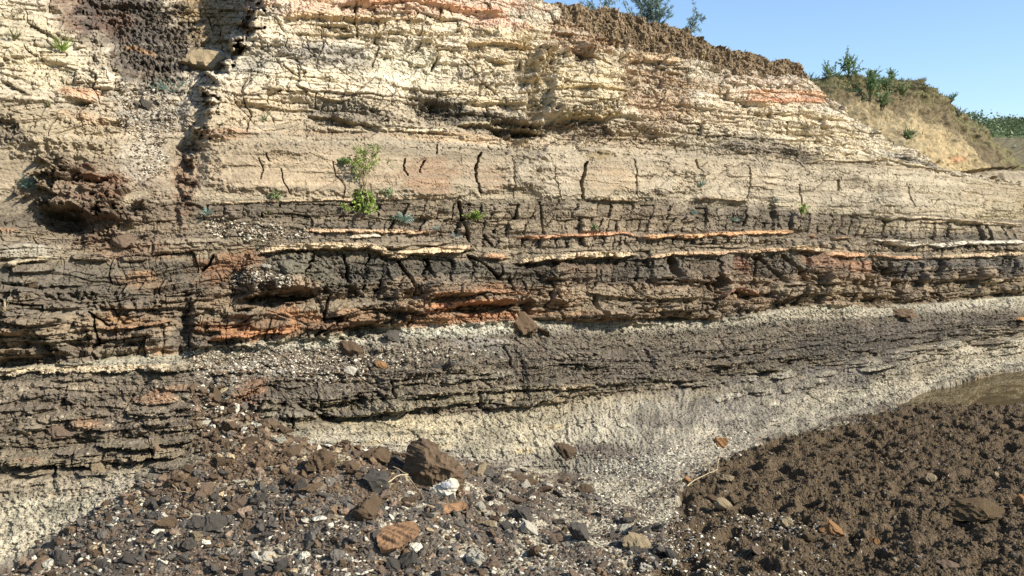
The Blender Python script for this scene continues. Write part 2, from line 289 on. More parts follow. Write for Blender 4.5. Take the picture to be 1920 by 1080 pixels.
patch(650, 212, 100, 20, (122, 112, 94), .85, 8, rough=.02); patch(830, 200, 55, 22, (114, 104, 88), .9, 10, rough=.03); patch(900, 225, 110, 18, (112, 102, 84), .85, 10, rough=.02); patch(1000, 240, 60, 12, (108, 94, 74), .8)
patch(1100, 240, 50, 16, (118, 100, 76), .7); patch(740, 235, 90, 8, (226, 208, 168), .6, 4); patch(860, 258, 100, 10, (222, 186, 136), .7, 3); patch(620, 250, 100, 10, (160, 134, 100), .6); patch(470, 210, 90, 40, (206, 182, 142), .7)
patch(430, 256, 50, 8, (184, 134, 92), .7); patch(550, 235, 60, 12, (190, 168, 130), .5); patch(800, 335, 60, 30, (160, 126, 92), .8); patch(700, 340, 40, 20, (170, 142, 108), .5); patch(925, 340, 30, 25, (166, 136, 102), .6); patch(460, 310, 90, 45, (172, 150, 116), .8)
patch(560, 330, 80, 26, (196, 170, 130), .5); patch(1020, 330, 70, 42, (194, 176, 144), .8); patch(925, 288, 40, 8, (120, 106, 86), .6); patch(1150, 340, 55, 26, (178, 148, 108), .7); patch(1125, 292, 26, 9, (140, 120, 80), .8)
patch(1300, 340, 120, 40, (184, 162, 124), .6); patch(1420, 210, 110, 40, (214, 186, 142), .6); patch(1560, 260, 120, 34, (228, 208, 166), .8, 12); patch(1470, 182, 90, 11, (226, 180, 140), .65, 3, .3); patch(1450, 155, 80, 12, (240, 216, 182), .7, 4)
patch(1480, 228, 90, 20, (222, 200, 158), .7, 5); patch(1620, 240, 50, 18, (226, 206, 168), .7, 30); patch(1400, 272, 100, 20, (132, 120, 100), .8, 6, rough=.02); patch(1490, 290, 40, 14, (118, 106, 86), .7); patch(1330, 255, 70, 20, (196, 178, 142), .6)
patch(1300, 160, 60, 16, (170, 138, 98), .6, 10); patch(1700, 300, 60, 9, (136, 128, 112), .8, 10); patch(1560, 306, 90, 6, (140, 124, 98), .6); patch(1870, 370, 90, 34, (158, 138, 98), .7); patch(1700, 355, 110, 30, (194, 176, 140), .6); patch(1860, 395, 60, 16, (150, 140, 90), .5)
# dark jointed beds
patch(450, 397, 80, 16, (110, 96, 78), .7); patch(620, 395, 70, 14, (112, 98, 78), .7); patch(790, 390, 70, 20, (126, 108, 82), .6); patch(700, 425, 150, 10, (112, 100, 84), .7); patch(520, 430, 120, 16, (120, 106, 86), .7, rough=.01)
patch(1010, 415, 130, 26, (150, 132, 102), .6); patch(1200, 410, 130, 22, (138, 118, 90), .6); patch(1400, 410, 120, 22, (110, 98, 80), .7); patch(1740, 425, 160, 9, (178, 160, 126), .7); patch(1740, 445, 160, 10, (106, 97, 80), .7); patch(1500, 430, 100, 14, (112, 98, 78), .6)
patch(570, 510, 75, 36, (116, 108, 86), .85); patch(690, 515, 60, 30, (96, 90, 76), .9); patch(860, 505, 90, 16, (92, 86, 70), .85); patch(1000, 515, 60, 20, (104, 94, 74), .7); patch(1100, 505, 60, 16, (150, 118, 84), .5); patch(1180, 510, 70, 22, (100, 92, 76), .6)
patch(1320, 510, 60, 20, (116, 98, 76), .6); patch(1400, 500, 20, 16, (160, 112, 78), .7); patch(1560, 490, 60, 18, (168, 122, 84), .6); patch(1620, 500, 40, 14, (180, 128, 88), .6); patch(1760, 510, 90, 26, (96, 92, 82), .8); patch(1880, 500, 60, 18, (104, 98, 84), .7)
patch(860, 545, 110, 10, (182, 132, 86), .85, -3); patch(860, 572, 110, 14, (188, 132, 82), .9, -2); patch(700, 545, 60, 26, (108, 96, 76), .7); patch(900, 595, 110, 10, (180, 124, 80), .8, -4); patch(1020, 570, 60, 22, (186, 148, 108), .7); patch(800, 610, 60, 8, (196, 136, 84), .6)
patch(1200, 565, 90, 24, (146, 126, 94), .7); patch(1300, 590, 100, 8, (112, 98, 78), .6); patch(1400, 560, 60, 22, (122, 96, 70), .7); patch(1560, 545, 90, 20, (160, 138, 102), .6); patch(1700, 545, 60, 20, (150, 124, 88), .5); patch(1850, 535, 80, 14, (156, 136, 100), .6)
patch(1100, 545, 80, 9, (160, 140, 108), .6); patch(1090, 588, 50, 8, (220, 186, 124), .5, -6)
patch(860, 620, 130, 12, (214, 206, 178), .8, -2); patch(700, 640, 50, 10, (206, 194, 166), .6); patch(560, 648, 90, 9, (204, 194, 166), .7, -5); patch(300, 690, 130, 7, (206, 188, 150), .6, -2); patch(120, 694, 130, 6, (224, 196, 150), .7, -2)
patch(900, 640, 60, 6, (176, 164, 144), .8, 0); patch(500, 690, 120, 16, (180, 168, 146), .6, -5); patch(650, 690, 60, 20, (120, 106, 88), .7); patch(1540, 588, 120, 10, (196, 180, 146), .6, -2); patch(1800, 575, 120, 8, (178, 166, 140), .6)
patch(920, 655, 50, 12, (124, 118, 104), .7, 8); patch(1000, 672, 14, 28, (134, 108, 82), .5, 20)
patch(1200, 680, 320, 36, (112, 100, 82), .75, 0, rough=.008); patch(1650, 640, 200, 30, (106, 96, 82), .75, -6, rough=.006); patch(820, 745, 150, 12, (156, 142, 108), .6, -5); patch(1010, 735, 90, 12, (166, 148, 112), .6, -2); patch(940, 755, 120, 8, (170, 152, 112), .5)
patch(1350, 690, 60, 18, (134, 118, 92), .6); patch(1350, 760, 150, 40, (140, 129, 112), .85, -12, rough=.006); patch(1600, 700, 150, 26, (138, 127, 110), .8, -14); patch(1240, 830, 70, 20, (150, 138, 118), .7, -10); patch(1090, 790, 60, 14, (146, 134, 112), .6, -6); patch(1510, 745, 90, 14, (196, 180, 146), .5, -10); patch(1550, 715, 120, 26, (140, 128, 110), .6, -10, rough=.006); patch(1420, 785, 80, 20, (142, 132, 114), .6, -25)
patch(900, 810, 220, 34, (196, 180, 142), .6, 0); patch(760, 800, 100, 24, (204, 184, 140), .6); patch(1150, 800, 130, 40, (190, 178, 150), .6, -5); patch(1200, 872, 90, 18, (190, 180, 152), .7, -12); patch(1140, 848, 55, 18, (108, 94, 80), .9, 5, rough=.01); patch(1240, 790, 60, 14, (120, 108, 92), .6, 8)
patch(1860, 650, 110, 22, (190, 174, 142), .8, -8, rough=.012); patch(1790, 675, 50, 20, (176, 164, 136), .7, -8); patch(1720, 700, 60, 14, (126, 112, 90), .6, -15); patch(1850, 605, 100, 14, (98, 88, 74), .7)
patch(1880, 700, 80, 6, (128, 110, 78), .8, -8)
for (cx, cy) in [(660, 790), (700, 830), (830, 835), (980, 845), (1040, 800)]: patch(cx, cy, 26, 5, (216, 188, 130), .5, -5)
# --- broken slabs standing out of the beds, each with its own face colour
RP = random.Random(41)
def plate(cx, cy, rx, ry, d, col=None, rot=0., s_=.7):
    bump(cx, cy, rx, ry, d, rot, .10, .16); bump(cx, cy + ry * 1.2, rx * .9, ry * .35, -d * .25, rot, .5, .3)
    if col: patch(cx, cy, rx, ry, col, s_, rot, .12, .25)
def vline(x, v): j = int(v); A = (SKYL, B1, B2, B3, B4, B5, B6, B7); return float(L(A[j], x) * (1 - v + j) + L(A[j + 1], x) * (v - j))
for i in range(60):
    x = RP.uniform(-20, 1940); v = RP.uniform(5.35, 5.98); k = 1.25 - .5 * x / 1920
    plate(x, vline(x, v), RP.uniform(14, 46) * k, RP.uniform(4, 9) * k, RP.uniform(.02, .05), RP.choice([(152, 136, 106), (140, 124, 98), (128, 112, 88), (158, 144, 116), (118, 106, 88)]), RP.uniform(-8, 2))
for i in range(64):
    x = RP.uniform(-20, 1940); v = RP.uniform(3.35, 3.98); k = 1.3 - .55 * x / 1920
    plate(x, vline(x, v), RP.uniform(26, 64) * k, RP.uniform(8, 15) * k, RP.uniform(.02, .06), RP.choice([(150, 130, 100), (142, 122, 94), (126, 112, 90), (164, 138, 104), (178, 132, 88) if x < 1150 else (158, 134, 102), (116, 104, 86)]), RP.uniform(-7, 3))
for i in range(60):
    x = RP.uniform(-20, 340); y = RP.uniform(480, 900)
    plate(x, y, RP.uniform(14, 52), RP.uniform(5, 11), RP.uniform(.02, .055), RP.choice([(136, 120, 96), (126, 112, 90), (150, 132, 102), (112, 100, 82), (166, 130, 92)]), RP.uniform(-8, 3), .6)
for i in range(110):
    x = RP.uniform(-20, 1500); v = RP.uniform(.25, .97); y = vline(x, v)
    if y < -30 or 180 < x < 480: continue
    plate(x, y, RP.uniform(14, 60), RP.uniform(5, 15), RP.uniform(.010, .030), None, RP.uniform(-4, 12))
for i in range(45):
    x = RP.uniform(1180, 1900); y = vline(x, RP.uniform(1.1, 1.95)); plate(x, y, RP.uniform(16, 48), RP.uniform(8, 18), RP.uniform(.008, .02), RP.choice([(190, 172, 138), (178, 162, 130), (184, 164, 128)]), RP.uniform(-3, 6), .4)
for i in range(26):
    x = RP.uniform(1350, 1910); y = vline(x, 6.0) + RP.uniform(-8, 26); plate(x, y, RP.uniform(10, 30), RP.uniform(4, 9), RP.uniform(.02, .05), (192, 178, 146), RP.uniform(-14, -4), .6)
# --- thin jutting beds
cr, orr, tn = (232, 206, 162), (226, 164, 106), (176, 150, 112)
ledge([(470, 478), (520, 466), (600, 462), (690, 462), (740, 478)], 11, .10, (228, 198, 152), 1.1); ledge([(560, 434), (700, 434), (830, 434)], 7, .04, (220, 182, 136)); ledge([(640, 446), (725, 442)], 7, .05, (236, 214, 176))
ledge([(720, 482), (780, 472), (895, 463)], 13, .09, (228, 196, 146), 1.0); ledge([(700, 465), (860, 452)], 5, .04, (160, 140, 110)); ledge([(895, 478), (962, 484)], 11, .08, (220, 170, 122), .8)
ledge([(958, 492), (1040, 484), (1090, 478), (1200, 478)], 10, .11, (232, 204, 156), 1.5); ledge([(1195, 487), (1260, 476), (1320, 475), (1400, 472), (1485, 466)], 7, .05, (216, 180, 134))
ledge([(1470, 464), (1550, 469)], 9, .10, (230, 200, 152), 1.6); ledge([(1535, 476), (1640, 479)], 8, .06, (226, 172, 122)); ledge([(1630, 476), (1690, 482), (1745, 482)], 6, .05, (214, 170, 126)); ledge([(1740, 482), (1800, 480), (1925, 476)], 7, .05, (220, 190, 146))
ledge([(960, 447), (1030, 444), (1130, 440), (1160, 437), (1200, 444)], 6, .04, (230, 172, 122)); ledge([(1190, 444), (1300, 443), (1420, 436), (1495, 435)], 7, .05, (230, 176, 118), .8); ledge([(1515, 438), (1545, 447)], 8, .06, (226, 166, 106)); ledge([(1555, 448), (1605, 443)], 6, .05, (216, 178, 132))
ledge([(1630, 448), (1700, 456), (1760, 460), (1800, 456), (1925, 455)], 7, .07, (240, 226, 196), 1.0); ledge([(1640, 408), (1760, 410), (1925, 424)], 5, .05, (206, 186, 150)); ledge([(1700, 418), (1800, 414), (1925, 420)], 4, .04, (190, 166, 128))
ledge([(0, 497), (50, 490), (100, 480)], 9, .07, (206, 184, 142)); ledge([(-40, 702), (60, 694), (160, 692), (330, 686)], 12, .06, (224, 200, 156)); ledge([(380, 384), (560, 378), (700, 374), (860, 370)], 4, .02, (208, 180, 138)); ledge([(1090, 374), (1210, 376)], 6, .05, (186, 164, 126), 1.0); ledge([(1290, 372), (1410, 376)], 5, .05, (176, 150, 112), 1.0)
ledge([(850, 232), (920, 228), (1000, 236), (1040, 248)], 7, .12, (190, 172, 132), 1.5); ledge([(700, 242), (780, 243), (850, 248)], 6, .07, (224, 204, 162)); ledge([(600, 240), (700, 244)], 6, .07, (216, 196, 154)); ledge([(570, 210), (640, 220), (720, 236)], 6, .09, (150, 136, 110), 1.4)
ledge([(1160, 108), (1220, 106), (1285, 118)], 17, .08, (242, 206, 156), 1.0); ledge([(1345, 146), (1420, 152), (1512, 154)], 16, .05, (242, 218, 186)); ledge([(1380, 172), (1480, 172), (1560, 178)], 8, .05, (234, 190, 144)); ledge([(1385, 190), (1470, 190), (1560, 190)], 8, .04, (230, 168, 122)); ledge([(1400, 210), (1500, 216), (1600, 226)], 6, .06, (226, 204, 160))
ledge([(1505, 304), (1560, 300), (1660, 300), (1700, 308), (1780, 322)], 5, .05, (222, 200, 156), .7); ledge([(1310, 212), (1345, 220)], 5, .07, (228, 206, 160)); ledge([(1220, 275), (1300, 280)], 4, .02, (186, 164, 126))
ledge([(640, 6), (760, 2), (860, 10), (960, 22)], 10, .08, (236, 178, 132)); ledge([(520, 38), (640, 34), (700, 38), (800, 34)], 10, .10, (230, 196, 148), 1.3); ledge([(860, 82), (930, 84), (1000, 98)], 8, .10, (228, 196, 140), 1.3); ledge([(905, 112), (960, 122)], 6, .08, (222, 192, 136)); ledge([(780, 78), (830, 76)], 7, .07, (220, 196, 150)); ledge([(540, 66), (660, 68), (820, 62)], 6, .06, (214, 190, 146)); ledge([(960, 152), (1015, 156)], 7, .10, (214, 186, 130)); ledge([(870, 188), (960, 192), (1000, 196)], 6, .07, (222, 198, 150)); ledge([(1010, 175), (1090, 170), (1170, 178)], 6, .07, (210, 182, 124)); ledge([(1040, 216), (1120, 222), (1170, 214)], 8, .10, (206, 180, 124), 1.3)
ledge([(480, 168), (560, 176), (660, 190)], 6, .06, (214, 192, 150)); ledge([(420, 190), (520, 205), (600, 205)], 5, .05, (200, 178, 138)); ledge([(110, 182), (190, 184)], 9, .10, (222, 186, 142), 1.5); ledge([(0, 150), (40, 172), (70, 190)], 6, .06, (160, 140, 108)); ledge([(0, 110), (60, 130)], 6, .06, (176, 156, 120)); ledge([(40, 30), (90, 60), (120, 80)], 7, .07, (190, 170, 130))
ledge([(450, 556), (520, 548), (560, 552), (600, 548)], 10, .10, (150, 124, 92), 1.6); ledge([(440, 578), (520, 566), (580, 566)], 7, .07, (146, 120, 90), 1.2); ledge([(660, 576), (740, 580), (770, 582)], 8, .09, (136, 116, 88), 1.5); ledge([(560, 618), (640, 610), (740, 600)], 8, .08, (140, 110, 80), 1.5); ledge([(780, 580), (880, 570), (968, 566)], 12, .08, (196, 138, 90), 1.4); ledge([(780, 556), (880, 548), (1000, 552)], 7, .06, (186, 140, 96)); ledge([(1090, 545), (1200, 560), (1300, 556)], 7, .06, (156, 134, 100)); ledge([(1010, 596), (1110, 594), (1250, 592), (1350, 594)], 8, .08, (140, 118, 88), 1.3); ledge([(1330, 560), (1380, 540), (1430, 556)], 7, .09, (170, 128, 94), 1.4)
ledge([(1450, 535), (1520, 530), (1590, 534)], 6, .06, (176, 154, 120)); ledge([(1600, 558), (1700, 556), (1820, 552), (1925, 540)], 7, .06, (150, 130, 98), 1.3); ledge([(1820, 530), (1925, 522)], 5, .06, (178, 154, 114)); ledge([(1220, 520), (1300, 526), (1400, 528)], 6, .05, (146, 126, 98))
ledge([(0, 530), (80, 536), (160, 530)], 6, .06, (128, 116, 94)); ledge([(180, 575), (260, 578), (330, 572)], 7, .07, (130, 110, 84), 1.2); ledge([(0, 600), (70, 610), (120, 600)], 8, .08, (136, 118, 90), 1.3); ledge([(70, 640), (170, 632)], 8, .08, (140, 124, 96), 1.2); ledge([(180, 616), (260, 612), (330, 600)], 6, .07, (172, 130, 88), 1.3); ledge([(380, 640), (450, 628), (560, 618)], 9, .08, (200, 140, 88), 1.0)
ledge([(620, 790), (720, 770), (800, 756), (960, 748)], 8, .07, (160, 144, 110), 1.2); ledge([(740, 745), (830, 735), (960, 725), (1110, 722)], 8, .06, (158, 140, 106)); ledge([(1020, 728), (1110, 722)], 8, .07, (186, 162, 120), 1.3); ledge([(1280, 688), (1400, 680)], 7, .05, (140, 122, 94)); ledge([(1380, 700), (1470, 690)], 6, .05, (150, 134, 104))
ledge([(180, 836), (280, 830), (370, 820)], 8, .07, (128, 114, 86), 1.3); ledge([(0, 868), (120, 872), (200, 864)], 9, .07, (142, 126, 94), 1.3); ledge([(230, 850), (300, 856), (350, 846)], 8, .07, (148, 130, 96)); ledge([(0, 890), (100, 888)], 7, .05, (146, 130, 100)); ledge([(380, 700), (450, 694), (500, 700)], 7, .05, (140, 118, 90))
# --- cracks
patch(1500, 350, 330, 40, (182, 166, 136), .6, 2); patch(1350, 320, 80, 14, (168, 148, 116), .6, 3); patch(1650, 380, 90, 18, (170, 156, 128), .6, 3); patch(1240, 300, 60, 14, (176, 158, 128), .6); patch(520, 350, 140, 20, (182, 156, 120), .6); patch(640, 290, 110, 16, (182, 158, 122), .6); patch(1600, 345, 16, 12, (140, 124, 98), .7)
bump(1605, 350, 18, 10, -.03, 0, .7); bump(1740, 380, 26, 12, -.02, 20, .7); bump(1230, 330, 30, 16, -.025, 0, .5); bump(530, 300, 36, 8, -.03, -5, .6, .7)
for c in [([(1188, 300), (1192, 372)], 1.8, .05), ([(1404, 310), (1408, 345), (1404, 376)], 1.8, .06), ([(1500, 345), (1506, 385)], 1.8, .06), ([(1700, 352), (1706, 390)], 1.8, .06), ([(497, 292), (503, 304)], 2, .05), ([(620, 305), (628, 330), (645, 352), (640, 372)], 1.6, .03),
          ([(960, 300), (958, 340), (962, 372)], 1.5, .03), ([(1030, 290), (1036, 330), (1046, 370)], 1.5, .03), ([(700, 60), (712, 90), (700, 120)], 2.2, .05), ([(600, 60), (610, 90)], 2.2, .05), ([(868, 110), (900, 150), (930, 175)], 2.4, .06), ([(1200, 120), (1230, 170), (1240, 220)], 2.4, .06), ([(455, 190), (470, 220), (462, 250)], 2.2, .05)]: crack(*c)
for c in [([(900, 288), (889, 318), (890, 336), (899, 362)], 3, .25), ([(1097, 306), (1088, 345), (1089, 372)], 4, .25), ([(757, 300), (755, 322), (762, 330)], 2.2, .10), ([(793, 302), (788, 314), (784, 325)], 2.2, .10), ([(818, 272), (816, 290)], 2, .08), ([(646, 478), (652, 530)], 5, .16),
          ([(752, 488), (772, 530), (776, 552)], 6, .18), ([(804, 484), (812, 520)], 5, .14), ([(885, 480), (905, 492), (936, 522)], 5, .16), ([(880, 478), (892, 500)], 3.5, .12), ([(1116, 558), (1118, 595)], 7, .16), ([(1036, 535), (1044, 560)], 3, .1), ([(560, 150), (530, 128)], 3, .08), ([(666, 10), (664, 50), (668, 70)], 3.5, .12),
          ([(525, 175), (500, 182)], 3, .08), ([(612, 560), (606, 600), (640, 595)], 4, .14), ([(590, 630), (640, 600)], 4, .12), ([(175, 590), (184, 645)], 5, .15), ([(168, 585), (205, 612)], 4, .1), ([(815, 75), (822, 100), (812, 130)], 4, .1), ([(1130, 130), (1080, 110), (1065, 95)], 4, .1), ([(1150, 60), (1155, 90), (1165, 120)], 4, .09),
          ([(860, 380), (875, 430), (885, 450)], 5, .12), ([(910, 440), (925, 460)], 4, .1), ([(1012, 380), (1018, 440)], 3.5, .1), ([(1320, 520), (1330, 545)], 5, .12), ([(1470, 480), (1530, 545)], 8, .12), ([(1430, 480), (1470, 530)], 6, .1), ([(1640, 480), (1660, 505)], 5, .12), ([(1825, 515), (1832, 560)], 4, .12), ([(484, 300), (492, 322), (488, 340)], 2, .04), ([(525, 318), (530, 345), (543, 365)], 2, .04), ([(955, 520), (975, 575)], 4, .1), ([(1210, 655), (1225, 690)], 4, .1), ([(945, 650), (955, 685)], 4, .1),
          ([(545, 770), (550, 810)], 5, .08), ([(560, 760), (620, 790)], 4, .07), ([(495, 740), (480, 770)], 6, .1), ([(730, 715), (735, 745)], 4, .1), ([(896, 740), (900, 765)], 4, .1), ([(1571, 338), (1572, 356)], 3, .12), ([(1310, 300), (1316, 322)], 3, .08), ([(380, 505), (395, 490), (400, 480)], 5, .12), ([(1520, 230), (1560, 250)], 3, .06), ([(1180, 535), (1210, 575)], 4, .1), ([(1690, 560), (1690, 520), (1665, 500)], 7, .18)]:
    crack(*c)
# --- upright joints
columns([(360, 386), (860, 382), (1000, 384), (1200, 384), (1500, 398), (1650, 412), (1925, 424)], [(360, 412), (700, 408), (860, 412), (1000, 410), (1200, 410), (1500, 432), (1650, 448), (1925, 452)], .16, .25, .06, 201, 360, 1950, .5, .75)
columns([(640, 410), (1000, 412), (1200, 412), (1400, 414), (1500, 420)], [(640, 430), (1000, 440), (1200, 436), (1400, 434), (1500, 434)], .14, .4, .05, 207, 640, 1520, .5, .7)
columns([(860, 446), (1000, 446), (1400, 444), (1600, 458), (1925, 462)], [(860, 462), (1000, 466), (1400, 456), (1600, 470), (1925, 472)], .11, .1, .05, 211, 840, 1960, 1, 1.3)
columns([(480, 478), (660, 470), (960, 494), (1200, 488), (1500, 476), (1700, 492), (1925, 486)], [(480, 540), (660, 548), (960, 524), (1200, 530), (1500, 520), (1700, 530), (1925, 520)], .21, .7, .09, 217, 480, 1960, .9, .7)
columns([(960, 528), (1200, 534), (1500, 524), (1925, 524)], [(960, 594), (1200, 598), (1500, 572), (1925, 552)], .24, .6, .06, 223, 960, 1960, .4, 1.1)
columns([(640, 742), (800, 736), (1100, 712), (1300, 700)], [(640, 790), (800, 774), (1100, 744), (1300, 724)], .22, .2, .04, 229, 620, 1300, .3, 1)
# --- brown soil cap, hanging in shaggy clods
sb = L([(1000, -40), (1022, 6), (1060, 42), (1110, 68), (1165, 90), (1285, 110), (1345, 136), (1400, 140), (1512, 146), (1530, 150)], PX)
soilc = ss(30, -8, PY - sb + 16 * WN + 8 * WN2) * ss(1018, 1034, PX) * ss(1530, 1512, PX); soil = ss(5, -5, PY - sb + 8 * WN + 4 * WN2) * ss(1018, 1034, PX) * ss(1530, 1512, PX)
vs = fbm(S / .13, (ZBED + BASE * .3) / .17, 301, 5, .6); vs2 = fbm(S / .03, ZBED / .06, 307, 3)
soilc = np.maximum(soil, soilc * .55)
C = C * (1 - soilc[..., None]) + (lin((142, 118, 84)) * (1 + .35 * vs + .3 * vs2)[..., None]) * soilc[..., None]
D = D * (1 - soil * .8) + soil * (.04 + .055 * vs + .015 * vs2)
# loose crumbly surface on the pale slopes
crumb = ss(6.0, 6.1, V) * ss(7.2, 7.0, V) + ss(4.0, 4.1, V) * ss(5, 4.8, V)
f1, e_, rc, _, _ = voro(S / .024, (ZBED + .6 * BASE) / .024, 311)
C *= (1 + crumb * (.14 * (rc - .5) + .10 * fbm(S / .1, ZBED / .03, 317, 3)))[..., None]; D += crumb * .012 * (.6 - f1) * (rc + .3)
dirt = ss(6.0, 6.15, V) * ss(7.3, 7.0, V); rill = fbm(S / .09, (ZBED + BASE * .15) / .5, 551, 3); dn = fbm(S / .5, ZBED / .12, 553, 4)
C *= (1 - dirt * np.clip(.30 * ss(.0, .5, dn) + .06 * rill, -.08, .42))[..., None]; D += dirt * .012 * rill
dkb = ss(5.0, 5.1, V) * ss(5.9, 5.6, V)
C *= (1 + dkb * (.3 * (rc - .5) + .7 * (rc > .975)))[..., None]; D += dkb * .010 * (.6 - f1) * (rc + .3)
# ------------------------------------------------------------------ ground relief (upwards)
gm = ss(-6, 10, PY - bl[7][:, None] + 8 * WN)
MUDL = [(860, 1300), (1120, 1130), (1240, 1040), (1270, 960), (1285, 905), (1345, 860), (1450, 818), (1600, 778), (1700, 752), (2400, 745)]
xg, yg_, _ = unproj(PX, PY, Yg)
mfr = 12 + 46 * ss(1450, 1250, PX) * ss(880, 980, PY); mudm = ss(-mfr, mfr, PY - L(MUDL, PX) + 30 * fbm(xg / .35, yg_ / .35, 131, 4) + 26 * ss(1450, 1250, PX) * fbm(xg / .06, yg_ / .06, 133, 3)) * gm
# hoof-trodden mud: pits and lumps
f1, e1, rr1, _, _ = voro(xg / .21, yg_ / .25, 141)
f2, e2_, rr2, _, _ = voro(xg / .06, yg_ / .075, 147)
mudz = -.095 * ss(.42, .12, f1) * ss(.40, .6, rr1) + .030 * fbm(xg / .13, yg_ / .13, 151, 3) + .013 * (1 - f2 * 1.6) * (.3 + ss(-.3, .4, fbm(xg / .6, yg_ / .6, 153, 2))) + .009 * fbm(xg / .035, yg_ / .035, 157, 4) + .012 * (rr2 - .5)
gravz = .03 * fbm(xg / .3, yg_ / .3, 161, 3) + .008 * fbm(xg / .03, yg_ / .03, 167, 2)
heap = .0
for hx, hy, hr, hh in [(640, 930, 260, .12), (700, 1010, 200, .10), (480, 880, 150, .06), (300, 1010, 160, .04), (250, 930, 110, .05), (1000, 1060, 200, .03)]:
    heap = heap + hh * np.exp(-(((PX - hx) / hr) ** 2 + ((PY - hy) / (hr * .33)) ** 2))
ZD = gm * (mudm * mudz + (1 - mudm) * gravz + heap * (1 - mudm))
pond = ss(1690, 1730, PX + 20 * WN + (PY - 745) * 1.5) * ss(762, 754, PY + 5 * WN) * ss(-6, 4, PY - bl[7][:, None])
ZD = ZD * (1 - pond) - .09 * pond
ZD += .02 * ss(1650, 1720, PX) * ss(752, 770, PY) * gm
mudc = lin((106, 87, 60)) * (1 + .25 * WN2 + .35 * (fbm(xg / .02, yg_ / .02, 171, 2)))[..., None]
gravc = lin((112, 98, 80)) * (1 + .35 * fbm(xg / .025, yg_ / .025, 173, 2))[..., None]
lightg = ss(.02, .3, fbm(xg / .25, yg_ / .2, 179, 3) + .55 * ss(1000, 1180, PX) * ss(1010, 900, PY) + .2 * ss(900, 1000, PX) * ss(1250, 1200, PX) - .1)
gravc = gravc * (1 - lightg[..., None]) + lin((186, 172, 140)) * (1 + .45 * fbm(xg / .018, yg_ / .018, 177, 2))[..., None] * lightg[..., None]
brown = ss(0, .4, fbm(xg / .4, yg_ / .3, 183, 2) + ss(900, 600, PX) * .5 - .2)
gravc = gravc * (1 - .7 * brown[..., None]) + lin((104, 82, 62)) * .7 * brown[..., None]
GC = gravc * (1 - mudm[..., None]) + mudc * mudm[..., None]
tuffb = ss(1.0, .6, np.abs(D * 0) + ((PX - 0) / 210.) ** 2 + ((PY - 1075) / 60.) ** 2)
C = C * (1 - gm[..., None]) + GC * gm[..., None]
D *= (1 - gm)
# ------------------------------------------------------------------ positions
GULLY = ss(1, 1, np.zeros(1)) if False else 0
BASE = BASE + EXTRA if 'EXTRA' in globals() else BASE
X0, Y0, Z0 = unproj(PX, PY, BASE)
dirv = np.array([.28, -.94, .10]); dirv /= np.linalg.norm(dirv)
X0 = X0 + D * dirv[0]; Y0 = Y0 + D * dirv[1]; Z0 = Z0 + D * dirv[2] + ZD
C = np.clip(C, .01, .85)
col_i = lambda x: np.interp(x, pxs, np.arange(NX))
def surf(px, py):
    """point of the terrain surface seen at a survey coordinate"""
    i = float(col_i(px)); i0 = min(int(i), NX - 2); j = float(np.interp(py, PY[i0], np.arange(NY))); j0 = min(int(j), NY - 2)
    fi, fj = i - i0, j - j0
    def b(A): return (A[i0, j0] * (1 - fi) + A[i0 + 1, j0] * fi) * (1 - fj) + (A[i0, j0 + 1] * (1 - fi) + A[i0 + 1, j0 + 1] * fi) * fj
    return Vector((b(X0), b(Y0), b(Z0)))
def surfv(px, py):
    i0 = np.clip(col_i(px).astype(int), 0, NX - 2)
    t = PY[i0]; j0 = np.clip((t < py[:, None]).sum(1), 1, NY - 2)
    return np.stack([X0[i0, j0], Y0[i0, j0], Z0[i0, j0]], 1)
# ------------------------------------------------------------------ mesh writers
def new_mesh(name, verts, quads, cols=None, smooth=True, tri=False):
    n = 3 if tri else 4
    me = bpy.data.meshes.new(name); me.vertices.add(len(verts)); me.vertices.foreach_set('co', np.ascontiguousarray(verts, np.float32).ravel())
    me.loops.add(len(quads) * n); me.loops.foreach_set('vertex_index', np.ascontiguousarray(quads, np.int32).ravel())
    me.polygons.add(len(quads)); me.polygons.foreach_set('loop_start', np.arange(0, len(quads) * n, n, dtype=np.int32))
    me.polygons.foreach_set('loop_total', np.full(len(quads), n, np.int32))
    me.polygons.foreach_set('use_smooth', np.full(len(quads), smooth, bool))
    if cols is not None:
        a = me.color_attributes.new('Col', 'FLOAT_COLOR', 'POINT'); cc = np.ones((len(verts), 4), np.float32); cc[:, :3] = cols
        a.data.foreach_set('color', cc.ravel())
    me.update(calc_edges=True); me.validate(); return me
def link(name, me, mat=None, parent=None, label=None, cat=None, group=None, kind=None):
    o = bpy.data.objects.new(name, me); scene.collection.objects.link(o)
    if mat is not None and me is not None: me.materials.append(mat)
    if parent: o.parent = parent
    if label: o['label'] = label
    if cat: o['category'] = cat
    if group: o['group'] = group
    if kind: o['kind'] = kind
    return o
